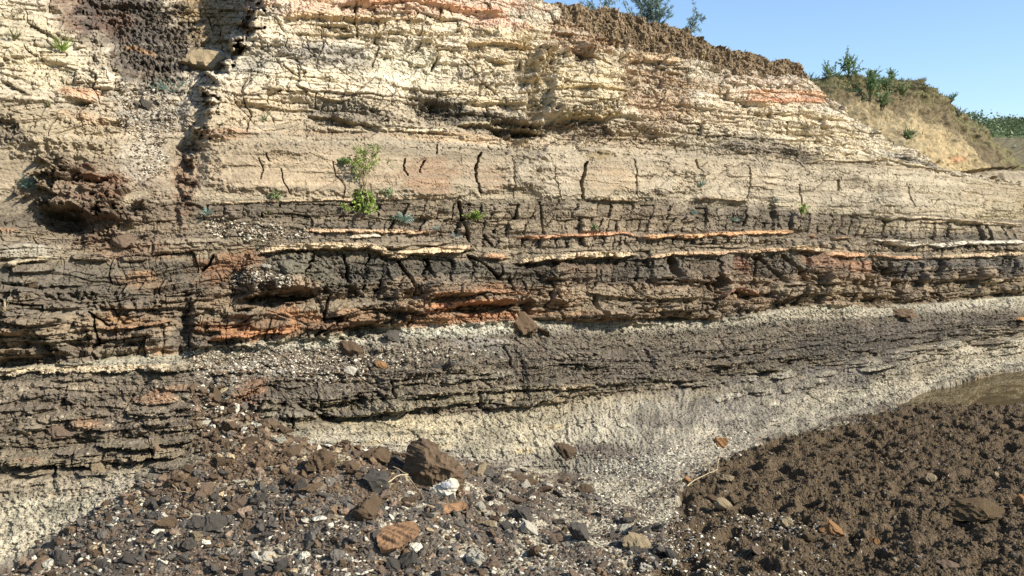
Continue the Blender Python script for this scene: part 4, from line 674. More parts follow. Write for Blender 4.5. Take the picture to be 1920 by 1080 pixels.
NOTE = [
 ('boulder', 378, 128, 76, 'tan', 'block', 11, 'large yellow clay boulder wedged in the gully beside the blue green thistle', 0.2, (.2, .1), 44),
 ('rock', 600, 930, 56, 'brown', 'block', 16, 'dark brown clod piled just above left of the split dark rock', 1.6, (.3, .4), 46),
 ('rock', 735, 638, 34, 'slate', 'slab', 17, 'upright grey slab leaning on the white band below the orange bed', .3, (1.3, .2), 14),
 ('rock', 985, 622, 62, 'brown', 'block', 18, 'brown triangular rock perched on the white band at the middle', .4, (.1, .3), 40),
 ('rock', 1022, 628, 32, 'brown', 'slab', 21, 'small brown slab leaning right of the triangular perched rock', 1.2, (.2, .7), 12),
 ('rock', 655, 662, 44, 'brown', 'block', 22, 'brown block below the dark overhang left of the upright grey slab', .2, (0, .3), 26),
 ('rock', 830, 692, 34, 'slate', 'chip', 23, 'narrow grey shale blade lying on the dark bench', 2.4, (.2, .5), 16),
 ('rock', 812, 688, 22, 'slate', 'slab', 24, 'little flat grey slab left of the narrow shale blade', .2, (.3, .1), 8),
 ('rock', 715, 690, 26, 'orange', 'chip', 25, 'small orange brown chip on the dark bench', .1, (.1, .3), 14),
 ('rock', 660, 702, 28, 'white', 'round', 26, 'pale round stone among dark pieces at the left of the bench', .1, (.1, .3), 16),
 ('rock', 690, 1020, 60, 'brown', 'block', 33, 'dark brown block against the left end of the orange banded rock', .5, (.2, .1), 40),
 ('rock', 400, 1012, 52, 'slate', 'slab', 34, 'broad grey shale slab lying in the left of the rubble', .3, (.7, .1), 22),
 ('rock', 345, 940, 34, 'mauve', 'slab', 35, 'grey purple slab beside a dry stalk at the left of the rubble', .3, (.8, .1), 14),
 ('rock', 384, 948, 26, 'mauve', 'block', 36, 'pinkish stone right of the grey purple slab', .3, (.3, .1), 18),
 ('rock', 470, 944, 18, 'tan', 'slab', 37, 'yellow white round chip standing on edge in the rubble', .3, (1.1, .1), 12),
 ('rock', 508, 924, 14, 'white', 'chip', 38, 'bluish white chip above right of the yellow white chip', .3, (.4, .1), 12),
 ('rock', 492, 992, 14, 'white', 'block', 39, 'small bright white cube like stone in the brown rubble', .3, (.1, .1), 12),
 ('rock', 375, 802, 18, 'tan', 'block', 40, 'pale cream stone on the scree chute left of a white one', .3, (.1, .1), 14),
 ('rock', 389, 796, 24, 'white', 'slab', 41, 'flat white stone at the top of the scree chute', .1, (.3, .1), 10),
 ('rock', 483, 800, 16, 'white', 'block', 42, 'square white stone to the right on the scree chute', .1, (.3, .1), 12),
 ('rock', 594, 902, 28, 'mauve', 'slab', 43, 'pink slab lying on brown clods above the dark split rock', .1, (.4, .1), 12),
 ('rock', 450, 974, 44, 'mauve', 'slab', 44, 'flat pinkish brown slab in the middle left of the rubble', .2, (.4, .1), 20),
 ('rock', 310, 1012, 44, 'brown', 'chip', 45, 'dark brown wedge lying over white grit at lower left', .2, (.1, .1), 24),
 ('rock', 500, 1062, 44, 'white', 'slab', 46, 'cream coloured flat stone near the bottom edge left of centre', .2, (.2, .1), 16),
 ('rock', 565, 850, 40, 'brown', 'slab', 47, 'brown jointed slab at the upper edge of the rubble', .2, (.4, .1), 26),
 ('rock', 355, 888, 36, 'mauve', 'plank', 48, 'long narrow shard leaning on the pale tuff at the left edge of the rubble', 1.0, (.2, -.7), 10),
 ('rock', 418, 905, 56, 'brown', 'plank', 49, 'brown shard lying level in the rubble right of the leaning shard', .0, (.2, 0), 12),
 ('rock', 897, 1066, 42, 'white', 'block', 50, 'large rough whitish stone at the bottom edge near the middle', .2, (.2, .1), 34),
 ('rock', 975, 990, 46, 'slate', 'block', 51, 'dark blocky rock in the rubble above the bottom whitish stones', .2, (.2, .1), 30),
 ('rock', 990, 1018, 32, 'white', 'block', 52, 'crumbly pale stone directly under the dark blocky rock', .2, (.2, .1), 26),
 ('rock', 1042, 1030, 34, 'mauve', 'block', 53, 'pinkish brown block right of the crumbly pale stone', .2, (.2, .1), 24),
 ('rock', 1088, 1030, 52, 'slate', 'chip', 54, 'grey pointed rock left of the yellow rock', .5, (.2, .4), 32),
 ('rock', 1200, 1028, 56, 'tan', 'block', 55, 'yellow green rock near the bottom edge with a stone at its foot', .2, (.3, .3), 34),
 ('rock', 1222, 1042, 32, 'slate', 'round', 56, 'rounded grey stone at the foot of the yellow green rock', .2, (.3, .3), 18),
 ('rock', 1260, 1042, 26, 'slate', 'round', 57, 'grey stone a little right of the rounded grey stone', .2, (.3, .3), 15),
 ('rock', 898, 978, 22, 'white', 'block', 58, 'white lumpy stone right of the long orange slab', .2, (.3, .3), 16),
 ('rock', 918, 1012, 24, 'tan', 'slab', 59, 'cream stone below right of the white lumpy stone', .2, (.5, .3), 16),
 ('rock', 952, 1026, 12, 'white', 'block', 60, 'tiny bright white stone between two grey blocks', .2, (.3, .3), 12),
 ('rock', 905, 968, 40, 'brown', 'chip', 61, 'brown orange chip lying right of the tall boulder', .2, (.3, .3), 12),
 ('rock', 978, 912, 52, 'brown', 'plank', 62, 'brown layered slab lying on grit right of the tall boulder', -.1, (.3, .1), 16),
 ('rock', 912, 905, 34, 'slate', 'slab', 63, 'grey slab between the tall boulder and the brown layered slab', .2, (.5, .3), 12),
 ('rock', 1098, 924, 36, 'brown', 'slab', 64, 'rusty brown slab alone on the pale grit', .2, (.4, .3), 14),
 ('rock', 1065, 852, 46, 'brown', 'slab', 65, 'dark brown shale slab on the pale slope above the grit', .2, (.4, .5), 14),
 ('rock', 1355, 838, 27, 'orange', 'block', 66, 'square pinkish stone casting a shadow at the edge of the mud', .2, (.1, .1), 20),
 ('rock', 1287, 903, 20, 'orange', 'block', 67, 'small tan stone at the mud edge by the dry twigs', .2, (.1, .1), 14),
 ('rock', 1354, 958, 34, 'tan', 'round', 68, 'oval grey buff cobble in the mud', .2, (.1, .1), 20),
 ('rock', 1335, 936, 26, 'brown', 'round', 69, 'brown half buried cobble above the oval buff cobble', .2, (.1, .1), 16),
 ('rock', 1368, 905, 26, 'tan', 'slab', 70, 'flat cream stone on the mud above the oval buff cobble', .2, (.3, .1), 10),
 ('rock', 1475, 992, 36, 'tan', 'block', 71, 'square buff stone on a patch of white grit in the mud', .4, (.1, .5), 28),
 ('rock', 1557, 998, 50, 'orange', 'chip', 72, 'orange brown wedge shaped stone in the mud', -.2, (.1, .2), 26),
 ('rock', 1642, 1016, 22, 'orange', 'block', 73, 'small rusty stone right of the orange wedge stone', .2, (.1, .1), 16),
 ('rock', 1516, 1012, 22, 'mud', 'round', 74, 'grey brown pebble below left of the orange wedge stone', .2, (.1, .1), 14),
 ('rock', 1744, 903, 22, 'tan', 'round', 75, 'buff cobble half sunk in the mud on the right', .2, (.1, .1), 18),
 ('rock', 1868, 900, 12, 'tan', 'round', 76, 'small yellowish pebble near the right edge of the mud', .2, (.1, .1), 14),
 ('rock', 1685, 880, 14, 'tan', 'chip', 77, 'small cream chip in the middle of the mud', .2, (.1, .1), 8),
 ('rock', 1707, 964, 24, 'mauve', 'slab', 78, 'flat pale stone left of the big mud clod', .2, (.1, .1), 9),
 ('rock', 1420, 1040, 34, 'mauve', 'slab', 79, 'grey stone slab tilted in the mud near the bottom', .8, (.5, .3), 16),
 ('rock', 1780, 1070, 46, 'mauve', 'slab', 80, 'light grey slab at the bottom edge of the mud', .2, (.3, .1), 12),
 ('rock', 1918, 955, 26, 'orange', 'round', 81, 'rusty cobble cut by the right edge of the photo', .2, (.1, .1), 26),
 ('clod', 1825, 978, 96, 'mud', 'block', 82, 'big brown clod of dried mud throwing a long shadow', .1, (.1, -.1), 38),
 ('rock', 1788, 731, 20, 'brown', 'round', 83, 'small brown stone sitting in the puddle', .2, (.1, .1), 10),
 ('rock', 1690, 594, 52, 'brown', 'chip', 84, 'dark twisted lump lying on the pale band at the right', .1, (.2, .1), 17),
 ('rock', 1905, 600, 34, 'orange', 'slab', 85, 'reddish flake near the right edge above the dark slope', .1, (.2, .2), 6),
 ('rock', 252, 198, 16, 'slate', 'block', 86, 'narrow dark block, left one of a pair standing in the gully scree', .1, (.1, 1.3), 14),
 ('rock', 272, 203, 24, 'slate', 'block', 87, 'wider dark block, right one of a pair standing in the gully scree', .4, (.2, 1.2), 20),
 ('rock', 265, 176, 28, 'slate', 'chip', 88, 'dark stone above the pair of upright blocks in the gully', .4, (.2, .2), 14),
 ('rock', 207, 108, 20, 'mauve', 'block', 89, 'reddish brown stone at the left of the dark gully rubble', .4, (.2, .2), 14),
 ('rock', 232, 458, 46, 'mauve', 'round', 90, 'rounded brown lump under the dark red clods on the left', .1, (.2, .1), 24),
 ('rock', 500, 505, 20, 'white', 'chip', 91, 'pale stone on the gravel bench below the cream ledge', .2, (.2, .1), 10),
 ('rock', 418, 540, 12, 'mauve', 'round', 92, 'small pink pebble on the bench left of the pale stone', .2, (.2, .1), 13),
 ('rock', 62, 540, 22, 'brown', 'block', 93, 'small brown stone on the grey bed at the far left', .2, (.2, .1), 14),
 ('rock', 45, 812, 36, 'tan', 'block', 94, 'buff square edged stone in the brown slope at the lower left', .1, (.4, .1), 18),
 ('rock', 108, 818, 46, 'mauve', 'slab', 95, 'grey smooth slab right of the buff square edged stone', .1, (.5, .1), 14),
 ('rock', 185, 880, 30, 'tan', 'slab', 96, 'buff slab jutting from the brown beds at the lower left', .1, (.9, .1), 14),
]
for nm_, px_, py_, w_, kd, shp, sd_, lb, rot, tl, hp in NOTE: put(nm_, px_, py_, w_, kd, shp, sd_, lb, 'mud clod' if nm_ == 'clod' else nm_, rot=rot, tilt=tl, hpx=hp)
def hull(name, pts, mat, label, cat, rough=.012, lay=.010, sub=4, seed=1, dz=0.):
    """angular rock: corners given as survey coordinate, plus metres towards the viewer"""
    import bmesh
    lo_ = max(pts, key=lambda t_: t_[1]); Yb = surf(lo_[0], lo_[1]).y + lo_[2] * .5 - .02; bm = bmesh.new(); cs = []
    for x_, y_, d_ in pts:
        a_, b_, c_ = unproj(float(x_), float(y_), Yb - d_); cs.append(Vector((a_, b_, c_ + dz)))
    ctr = sum(cs, Vector()) / len(cs)
    for c_ in cs: bm.verts.new(c_ - ctr)
    r_ = bmesh.ops.convex_hull(bm, input=bm.verts[:]); bmesh.ops.delete(bm, geom=[v_ for v_ in bm.verts if not v_.link_faces], context='VERTS')
    bmesh.ops.triangulate(bm, faces=bm.faces[:]); bmesh.ops.subdivide_edges(bm, edges=bm.edges[:], cuts=2 ** sub - 1, use_grid_fill=True); bm.normal_update()
    co = np.array([v_.co[:] for v_ in bm.verts]); no = np.array([v_.normal[:] for v_ in bm.verts])
    q_ = co @ np.array([.25, .2, .95]); n_ = fbm(co[:, 0] / .05 + co[:, 1] / .06, co[:, 2] / .04 + seed, seed, 4) * rough + lay * np.clip(gn(q_ / .016 + seed, co[:, 0] / .15, seed + 2) * 2, -1, 1)
    co = co + no * n_[:, None]
    for v_, c_ in zip(bm.verts, co): v_.co = c_
    me = bpy.data.meshes.new(name); bm.to_mesh(me); bm.free(); o = link(name, me, mat, label=label, cat=cat); o.location = ctr; return o
SM['rust'] = earth_mat('banded_rock', 40, .006, .35, .9, False, tuple(lin((176, 130, 84))))
hull('boulder', [(812, 930, .02), (760, 852, .06), (756, 886, .10), (790, 825, .0), (778, 830, -.08), (815, 838, -.06), (846, 862, .0), (870, 882, .0), (874, 908, .04), (862, 938, .10), (808, 942, .16), (770, 918, .14), (800, 872, .20), (850, 890, .18), (845, 935, -.15), (775, 925, -.12)], SM['brown'], 'tall angular brown and grey boulder in the rubble with a white stone at its foot', 'boulder', .016, .004, 4, 3, .015)
hull('rock', [(745, 1030, .0), (706, 1014, .02), (712, 1040, .10), (720, 1050, .06), (752, 1034, .12), (786, 1010, .10), (788, 998, .0), (775, 984, -.12), (745, 986, -.12), (714, 998, -.06)], SM['rust'], 'orange banded rock with a flat split top lying in the rubble', 'rock', .006, .0022, 4, 5, .02)
hull('rock', [(820, 975, .0), (762, 976, .05), (764, 985, .05), (800, 984, .08), (872, 968, .04), (876, 958, .0), (868, 952, -.04), (800, 964, -.05), (770, 970, -.03)], SM['rust'], 'long thin rusty slab lying just below the tall boulder', 'rock', .004, .002, 4, 7, .035)
hull('rock', [(650, 985, .0), (622, 990, .05), (618, 960, .0), (632, 934, -.04), (652, 928, -.06), (672, 938, -.04), (682, 962, .02), (664, 992, .10), (640, 998, .12), (650, 955, .12)], SM['slate'], 'dark split rock with layered grain left of the long rusty slab', 'rock', .010, .009, 4, 9)
# chalk-white stone on the boulder
v, f = stone(131, 4, (1, .5, .85), 8, .12); p0 = Vector(unproj(836., 914., surf(836, 930).y - .27))
o = link('chalk_stone', new_mesh('chalk_stone', v * .075, f, None, False, True), SM['white'], label='bright white chalky stone with a grey hollow at the foot of the tall boulder', cat='stone'); o.location = p0
MB_ = earth_mat('grey_stone', 45, .006, .2, .9, False, tuple(lin((186, 184, 182))))
v, f = stone(133, 3, (1, .3, .8), 8, .1); h_ = link('hollow', new_mesh('hollow', v * .030, f, None, False, True), MB_, parent=o); h_.location = (.004, -.030, .015)
# the 220 largest loose fragments
zones = [('scree chute at the left', lambda x, y: y < 850), ('brown rubble left of the tall boulder', lambda x, y: (y < 960) & (x < 760)), ('grit right of the tall boulder', lambda x, y: (y < 960) & (x >= 760)), ('stones along the bottom edge at the left', lambda x, y: (y >= 960) & (x < 600)), ('stones along the bottom edge at the middle', lambda x, y: (y >= 960) & (x < 1000)), ('stones along the bottom edge near the mud', lambda x, y: (y >= 960) & (x >= 1000))]
adj = dict(slate='dark grey shale piece', brown='brown shale clod', mauve='pinkish brown stone', white='whitish stone', tan='buff coloured stone')
pts = pick_in(HEAP, 215, 10); ks = palette(pts, 215)
for (x, y), k_ in zip(pts, ks):
    if abs(x - 830) < 60 and abs(y - 900) < 50: continue
    kd = PALN[k_]; zn = next(a_ for a_, fn in zones if fn(x, y)); wpx = random.uniform(16, 42) * (1.4 if 560 < x < 800 and 900 < y < 1010 else 1) * (1 if kd != 'white' else .75)
    put('rock', x, y, wpx, kd, random.choice(['slab', 'block', 'chip', 'chip', 'block']), random.choice([501, 502, 503, 504]), '%s among the %s' % (adj[kd], zn), group='%ss among the %s' % (adj[kd], zn), tilt=(random.gauss(0, .45), random.gauss(0, .45)), sink=.22)

# ------------------------------------------------------------------ plants
def leaf_mat(name, c, tr=.25):
    m = bpy.data.materials.new(name); m.use_nodes = True; t = m.node_tree; N = t.nodes; b = N['Principled BSDF']; b.inputs['Roughness'].default_value = .6
    tc = N.new('ShaderNodeTexCoord'); nz = N.new('ShaderNodeTexNoise'); nz.inputs['Scale'].default_value = 25; t.links.new(tc.outputs['Object'], nz.inputs['Vector'])
    mr = N.new('ShaderNodeMapRange'); mr.inputs[1].default_value = .3; mr.inputs[2].default_value = .7; mr.inputs[3].default_value = .7; mr.inputs[4].default_value = 1.3; t.links.new(nz.outputs[0], mr.inputs[0])
    rgb = N.new('ShaderNodeRGB'); rgb.outputs[0].default_value = (*lin(c), 1); sc = N.new('ShaderNodeVectorMath'); sc.operation = 'SCALE'; t.links.new(rgb.outputs[0], sc.inputs[0]); t.links.new(mr.outputs[0], sc.inputs['Scale']); t.links.new(sc.outputs[0], b.inputs['Base Color'])
    tl = N.new('ShaderNodeBsdfTranslucent'); t.links.new(sc.outputs[0], tl.inputs[0]); mx = N.new('ShaderNodeMixShader'); mx.inputs[0].default_value = tr
    t.links.new(b.outputs[0], mx.inputs[1]); t.links.new(tl.outputs[0], mx.inputs[2]); t.links.new(mx.outputs[0], N['Material Output'].inputs[0]); return m
ML = dict(bright=leaf_mat('bright_leaf', (160, 186, 62)), mid=leaf_mat('green_leaf', (142, 172, 102)), blue=leaf_mat('thistle_leaf', (142, 170, 148)), silver=leaf_mat('silver_leaf', (172, 182, 164)), olive=leaf_mat('olive_leaf', (140, 136, 80)), dark=leaf_mat('dark_leaf', (112, 128, 76)), straw=leaf_mat('straw', (206, 180, 128), .1), grass=leaf_mat('grass_blade', (150, 152, 76)))
def thorn_leaf(nl=5, w_=.28):
    v = [(0, 0, 0)]; f = []
    pts_ = []
    for i in range(nl):
        t = .12 + .8 * i / nl; pts_.append((t, w_ * math.sin(math.pi * min(t + .12, 1)) ** .7))
    for s in (-1, 1):
        for t, ww in pts_:
            a_ = len(v); v += [(t - .05, 0, .02), (t + .07, 0, .02), (t + .12, s * ww, .05 + .06 * random.random())]; f.append((a_, a_ + 1, a_ + 2) if s > 0 else (a_ + 1, a_, a_ + 2))
    a_ = len(v); v += [(0, -.035, 0), (0, .035, 0), (1.0, 0, .03)]; f.append((a_, a_ + 1, a_ + 2))
    return np.array(v), f
def oval_leaf(w_=.3): return np.array([(0, 0, 0), (.4, -w_, .05), (1, 0, 0), (.4, w_, .05)]), [(0, 1, 2), (0, 2, 3)]
def blade_leaf(w_=.05): return np.array([(0, -w_, 0), (0, w_, 0), (.55, w_ * .7, .06), (.55, -w_ * .7, .06), (1, 0, -.05)]), [(0, 1, 2), (0, 2, 3), (3, 2, 4)]
def basis(d, roll):
    d = d.normalized(); u_ = d.cross(Vector((0, 0, 1)))
    if u_.length < 1e-3: u_ = Vector((1, 0, 0))
    u_.normalize(); w_ = u_.cross(d); c_, s_ = math.cos(roll), math.sin(roll); y_ = u_ * c_ + w_ * s_; z_ = d.cross(y_); return np.array([d[:], y_[:], z_[:]])
class LM:
    def __init__(s): s.v = []; s.f = []; s.n = 0
    def leaf(s, tpl, pos, d, size, roll=None):
        B = basis(d, random.uniform(-.9, .9) if roll is None else roll); v, f = tpl
        s.v.append((v * size) @ B + np.array(pos[:])); s.f += [tuple(i + s.n for i in q_) for q_ in f]; s.n += len(v)
    def tube(s, pts_, r0, r1, k=5):
        m = len(pts_)
        for i, p_ in enumerate(pts_):
            p_ = Vector(p_); d = (Vector(pts_[min(i + 1, m - 1)]) - Vector(pts_[max(i - 1, 0)])); B = basis(d if d.length > 0 else Vector((0, 0, 1)), 0); r = r0 + (r1 - r0) * i / (m - 1)
            s.v.append(np.array([np.array(p_[:]) + r * (math.cos(6.2832 * j / k) * B[1] + math.sin(6.2832 * j / k) * B[2]) for j in range(k)]))
        for i in range(m - 1):
            for j in range(k): s.f.append((s.n + i * k + j, s.n + i * k + (j + 1) % k, s.n + (i + 1) * k + (j + 1) % k, s.n + (i + 1) * k + j))
        s.n += m * k
    def build(s, name, mat, parent=None):
        me = bpy.data.meshes.new(name); me.from_pydata(np.concatenate(s.v).tolist(), [], s.f); me.update(); return link(name, me, mat, parent)
def rv(a_=1.): return Vector((random.gauss(0, a_), random.gauss(0, a_), random.gauss(0, a_)))
def empty(name, loc, label, cat, group=None):
    o = link(name, None, None, None, label, cat, group); o.location = loc; return o
def rosette(name, loc, size, mat, label, n=14, up=.5, tpl=thorn_leaf, cat='thistle'):
    m = LM(); T_ = [tpl() for _ in range(3)]
    for i in range(n):
        a_ = random.uniform(0, 6.28); e_ = random.uniform(.0, 1.2); d = Vector((math.cos(a_) * math.cos(e_), math.sin(a_) * math.cos(e_) - .3, math.sin(e_) + up - .3))
        m.leaf(random.choice(T_), rv(size * .05), d, size * random.uniform(.5, 1))
    o = m.build(name, ML[mat]); o.location = loc + Vector((0, -.02, .01)); o['label'] = label; o['category'] = cat; return o
def bush(name, loc, h, mat, label, cat, stems=5, spread=.5, tpl=oval_leaf, leafs=.1, per=14, lean=(0, 0, 1), sub_=2, stemmat='olive', r=.006, group=None, jig=.3):
    root = empty(name, loc, label, cat, group); st = LM(); lf = LM(); T_ = [tpl() for _ in range(3)]
    def grow(p_, d, ln, lv, rr):
        pts_ = [p_.copy()]; q_ = p_.copy(); dd = d.normalized()
        for i in range(6):
            dd = (dd + rv(.10)).normalized(); q_ = q_ + dd * ln / 6; pts_.append(q_.copy())
        st.tube(pts_, rr, rr * .5, 4)
        for i in range(per):
            t = random.uniform(.2 if lv else .35, 1); k_ = min(int(t * 6), 5); pp = pts_[k_].lerp(pts_[k_ + 1], t * 6 - k_)
            lf.leaf(random.choice(T_), pp, (dd * .6 + rv(.8)), h * leafs * random.uniform(.5, 1.1) * (1.2 - .5 * t))
        if lv < sub_:
            for i in range(3 if lv == 0 else 2):
                k_ = random.randint(2, 5); grow(pts_[k_], dd + rv(jig + .25), ln * random.uniform(.35, .6), lv + 1, rr * .6)
    for i in range(stems):
        a_ = random.uniform(0, 6.28); grow(Vector((0, 0, -.02)), Vector(lean) + Vector((math.cos(a_), math.sin(a_), 0)) * spread * random.uniform(.2, 1), h * random.uniform(.6, .95), 0, r)
    st.build('stem', ML[stemmat], root); lf.build('foliage', ML[mat], root); return root
# on the face
bush('herb', surf(684, 338) + Vector((0, -.05, 0)), .27, 'bright', 'bright yellow green leafy herb hanging over the dark jointed bed', 'herb', 8, .42, oval_leaf, .115, 26, (0, -.3, -1), 1, 'straw', .003)
bush('dry_herb', surf(684, 350) + Vector((0, -.04, 0)), .36, 'bright', 'thin dry stems with sparse leaves rising above the bright herb', 'herb', 10, .6, oval_leaf, .065, 9, (0, -.3, 1), 2, 'straw', .002)
bush('herb', surf(890, 402) + Vector((0, -.05, 0)), .10, 'bright', 'small green herb left of the middle in the dark jointed bed', 'herb', 8, .9, oval_leaf, .28, 12, (0, -.6, .1), 1, 'straw', .002)
bush('herb', surf(650, 378) + Vector((0, -.05, 0)), .08, 'bright', 'small yellow green sprig left of the bright hanging herb', 'herb', 5, .6, oval_leaf, .28, 10, (0, -.5, -.5), 1, 'straw', .002)
bush('herb', surf(728, 365) + Vector((0, -.04, 0)), .08, 'mid', 'small dark green sprig right of the bright hanging herb', 'herb', 6, .8, oval_leaf, .24, 9, (0, -.5, .4), 1, 'straw', .002)
bush('herb', surf(1495, 405) + Vector((0, -.05, 0)), .15, 'bright', 'light green herb in the dark jointed bed towards the right', 'herb', 6, .5, oval_leaf, .2, 9, (0, -.3, 1), 1, 'straw', .002)
bush('herb', surf(515, 372) + Vector((0, -.04, 0)), .07, 'mid', 'tiny green herb at the lower edge of the smooth beige bed on the left', 'herb', 6, .8, oval_leaf, .28, 9, (0, -.4, .5), 1, 'straw', .002)
rosette('herb', surf(645, 313), .075, 'mid', 'dark green leaf tuft on the beige bed above the bright herb', 16, .4, oval_leaf, 'herb')
rosette('herb', surf(1108, 432), .05, 'mid', 'tiny green rosette just above the thin orange ledge', 16, .3, oval_leaf, 'herb')
rosette('herb', surf(738, 412), .06, 'mid', 'tiny green plant left of the grey blue thistle on the jointed bed', 14, .4, oval_leaf, 'herb')
rosette('herb', surf(507, 405), .05, 'olive', 'tiny olive plant in a joint of the dark bed on the left', 12, .3, oval_leaf, 'herb')
rosette('thistle', surf(755, 418), .11, 'blue', 'grey blue thistle rosette above the thin orange ledge', 20, .3)
rosette('thistle', surf(390, 406), .07, 'blue', 'small blue thistle at the left end of the dark jointed bed', 14, .3)
rosette('thistle', surf(818, 432), .06, 'silver', 'silvery seedling, left one of two below the thistle ledge', 12, .4)
rosette('thistle', surf(857, 446), .06, 'silver', 'silvery seedling, right one of two below the thistle ledge', 12, .4)
rosette('thistle', surf(1376, 412), .12, 'blue', 'tall grey green thistle hanging in the jointed bed right of centre', 16, -.1)
rosette('thistle', surf(1294, 403), .07, 'blue', 'small grey green thistle left of the tall hanging thistle', 14, .3)
rosette('thistle', surf(1457, 378), .07, 'blue', 'pale thistle at the top of the jointed bed above a dark hole', 14, .2)
rosette('thistle', surf(1064, 455), .04, 'blue', 'tiny blue seedling under the thin orange ledge', 10, .3)
rosette('thistle', surf(54, 350), .10, 'blue', 'blue green thistle on the grey bed at the left edge', 30, .3)
bush('thistle', surf(328, 165) + Vector((0, -.06, 0)), .17, 'blue', 'spreading blue green thistle in front of the yellow boulder in the gully', 'thistle', 9, 1.2, thorn_leaf, .26, 10, (0, -.4, .5), 0, 'blue', .003)
rosette('grass_tuft', surf(120, 98), .12, 'bright', 'yellow green grass tuft on the pale slope at the upper left', 40, .7, blade_leaf, 'grass')
rosette('grass_tuft', surf(32, 80), .10, 'olive', 'olive grass tuft at the far upper left', 26, .7, blade_leaf, 'grass')
rosette('grass_tuft', surf(95, 205), .07, 'olive', 'small olive grass tuft below the orange ledge on the left', 20, .7, blade_leaf, 'grass')
rosette('grass_tuft', surf(498, 232), .08, 'mid', 'small green grass tuft on the beige top bed left of centre', 20, .9, blade_leaf, 'grass')
rosette('grass_tuft', surf(1313, 350), .11, 'blue', 'grey green grass tuft on the smooth beige bed right of centre', 24, .6, blade_leaf, 'grass')
rosette('grass_tuft', surf(24, 588), .08, 'straw', 'dry straw tuft on the grey bed at the far left', 24, .7, blade_leaf, 'grass')
# on the skyline of the cliff
def sky_at(px, off=4): return surf(px, float(L(SKYL, px)) + off)
bush('thistle_bush', sky_at(1238) + Vector((0, .35, -.06)), .62, 'blue', 'tall branching grey green thistle on the brown soil at the skyline', 'thistle', 9, .7, thorn_leaf, .11, 26, (0, 0, 1), 2, 'silver', .008)
bush('thistle_bush', sky_at(1195) + Vector((0, .35, -.04)), .34, 'blue', 'small branching thistle touching the left side of the tall skyline thistle', 'thistle', 4, .6, thorn_leaf, .12, 16, (-.1, 0, 1), 1, 'silver', .006)
bush('thistle_bush', sky_at(1125) + Vector((0, .35, -.06)), .34, 'blue', 'branching thistle cut by the top edge of the photo, leftmost on the skyline', 'thistle', 6, .7, thorn_leaf, .14, 18, (0, 0, 1), 1, 'silver', .006)
bush('thistle_bush', sky_at(1278) + Vector((0, .3, -.06)), .40, 'blue', 'leaning thistle stem just right of the tall skyline thistle', 'thistle', 3, .5, thorn_leaf, .12, 18, (.15, 0, 1), 2, 'silver', .006)
bush('thistle_bush', sky_at(1303) + Vector((0, .25, -.04)), .18, 'blue', 'smallest thistle on the skyline, rightmost above the soil cap', 'thistle', 4, .8, thorn_leaf, .2, 8, (0, 0, 1), 0, 'silver', .004)
# on the bank
for px_, py_, h_, sp, mt, lb in [(1526, 152, .34, .7, 'mid', 'low green shrub where the cliff top meets the grassy bank'), (1555, 147, .42, .7, 'mid', 'second low green shrub from the left on the bank crest'), (1583, 146, .58, .25, 'mid', 'tall spiky green weed standing highest on the bank crest'), (1568, 146, .26, .8, 'mid', 'low rounded shrub left of the tall spiky weed'),
        (1635, 152, .36, .5, 'mid', 'bushy weed on the middle of the bank crest'), (1661, 154, .36, .3, 'mid', 'slender weed on the crest above a green clump'), (1618, 190, .62, .5, 'mid', 'large bright green bush on the front of the bank'), (1652, 200, .40, .5, 'mid', 'green bush right of and below the large bright bush'),
        (1688, 176, .36, .6, 'mid', 'green shrub under the crest at the right half of the bank'), (1662, 165, .40, .5, 'mid', 'green clump just under the crest'), (1698, 262, .34, .5, 'mid', 'lone green shrub low on the ochre slope'), (1780, 194, .34, .6, 'mid', 'green shrub on the right shoulder of the bank'),
        (1802, 212, .30, .6, 'silver', 'pale wispy shrub right of the shoulder shrub'), (1725, 172, .24, .7, 'olive', 'low olive shrub between crest and shoulder'), (1600, 168, .3, .8, 'olive', 'low olive shrub left of the large bright bush')]:
    bush('shrub', bsurf(px_, py_) + Vector((0, -.05, -.05)), h_ * (.85 if h_ < .5 else .95), mt, lb, 'shrub', 10, sp * 1.3, oval_leaf, .10, 26, (0, 0, 1), 1, 'olive', .006, 'shrubs on the bank')
# grass over the bank and along the far hill
m = LM(); T_ = [blade_leaf(.09) for _ in range(3)]
for i in range(4200):
    px_ = random.uniform(1500, 1835); dy_ = abs(random.gauss(0, 22)); 
    if i % 5 == 0: dy_ = random.uniform(0, 120)
    p_ = bsurf(px_, float(L(BT, px_)) + dy_)
    m.leaf(random.choice(T_), p_, Vector((random.gauss(0, .5), random.gauss(-.2, .5), 1 - .6 * random.random())), random.uniform(.03, .085))
o = m.build('grass', ML['olive']); o['kind'] = 'stuff'; o['label'] = 'short green and brown grass covering the bank'; o['category'] = 'grass'
m = LM()
for i in range(2600):
    px_ = random.uniform(1800, 2100); a_ = int(np.clip((px_ - 1700) / 1000 * 299, 0, 299)); b_ = kb2 + int(abs(random.gauss(0, 11)))
    p_ = Vector((fx[a_, b_], fy[a_, b_], fz[a_, b_])); bl_ = .05 + 1.5 * max(0, fbm(np.array([px_ / 26.]), np.array([.5]), 9, 4)[0] + .1)
    for k_ in range(3): m.leaf(oval_leaf(.45), p_ + Vector((random.gauss(0, .3), random.gauss(0, .3), random.uniform(0, bl_))), rv(1), random.uniform(.12, .28))
o = m.build('scrub', ML['dark']); o['kind'] = 'stuff'; o['label'] = 'dark green scrub along the top of the far hillside'; o['category'] = 'scrub'
m = LM()
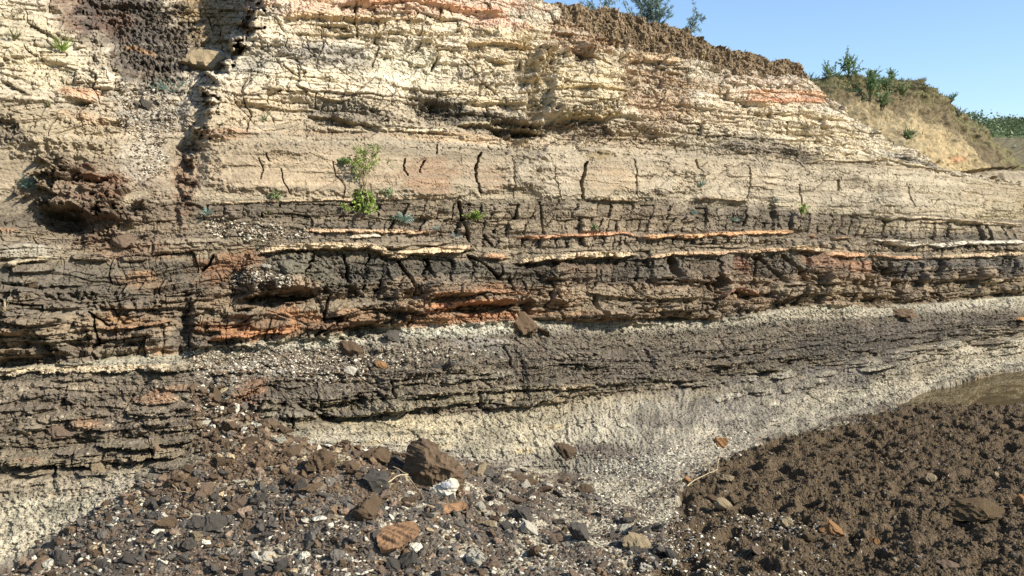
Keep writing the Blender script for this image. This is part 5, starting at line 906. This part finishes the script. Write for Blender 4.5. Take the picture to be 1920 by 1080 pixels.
for i in range(800):
    px_ = random.uniform(1030, 1512); off_ = random.uniform(1, 9) if i % 2 else random.uniform(6, 46)
    m.leaf(random.choice(T_), surf(px_, float(L(SKYL, px_)) + off_), Vector((random.gauss(0, .6), random.gauss(-.5, .4), 1 if i % 2 else -.8)), random.uniform(.015, .05))
o = m.build('dry_grass', ML['straw']); o['kind'] = 'stuff'; o['label'] = 'dry grass and rootlets in the brown soil along the cliff top'; o['category'] = 'grass'
# ------------------------------------------------------------------ twigs
def twig(name, pts_, r, label, mat='straw', branches=()):
    m = LM(); P = [surf(a_, b_) + Vector((0, -.01, c_)) for a_, b_, c_ in pts_]
    def sm(P):
        out = []
        for i in range(len(P) - 1):
            for t in (0, .33, .66): out.append(P[i].lerp(P[i + 1], t) + rv(r * .6))
        return out + [P[-1]]
    m.tube(sm(P), r, r * .5, 6)
    for b_ in branches: m.tube(sm([surf(x_, y_) + Vector((0, -.01, c_)) for x_, y_, c_ in b_]), r * .7, r * .3, 5)
    o = m.build(name, ML[mat]); o['label'] = label; o['category'] = 'twig'; return o
twig('twig', [(1288, 918, .01), (1300, 905, .02), (1322, 893, .03), (1343, 888, .03), (1350, 870, .08)], .004, 'dry straw coloured twig with side shoots at the edge of the mud', 'straw', [[(1335, 890, .03), (1318, 878, .06), (1314, 868, .07)], [(1330, 892, .03), (1326, 880, .04), (1324, 868, .07)]])
twig('twig', [(715, 978, .03), (745, 970, .06), (765, 962, .07), (738, 950, .06)], .004, 'bent brown twig lying left of the long orange slab', 'straw', [[(765, 962, .06), (790, 980, .05)]])
twig('twig', [(752, 905, .09), (758, 896, .15), (770, 902, .17), (778, 915, .12), (776, 925, .06)], .004, 'curved root looping out of the left side of the tall boulder', 'straw')
twig('twig', [(324, 940, .02), (335, 950, .02), (356, 955, .02)], .003, 'thin dry stalk beside the grey purple slab')
twig('twig', [(1555, 280, .02), (1565, 300, .02), (1580, 318, .03)], .004, 'long dry stalk hanging from the pale ledge on the right')
twig('twig', [(805, 462, .03), (808, 450, .05), (812, 440, .06)], .002, 'short dry stalk sticking up from the cream ledge')
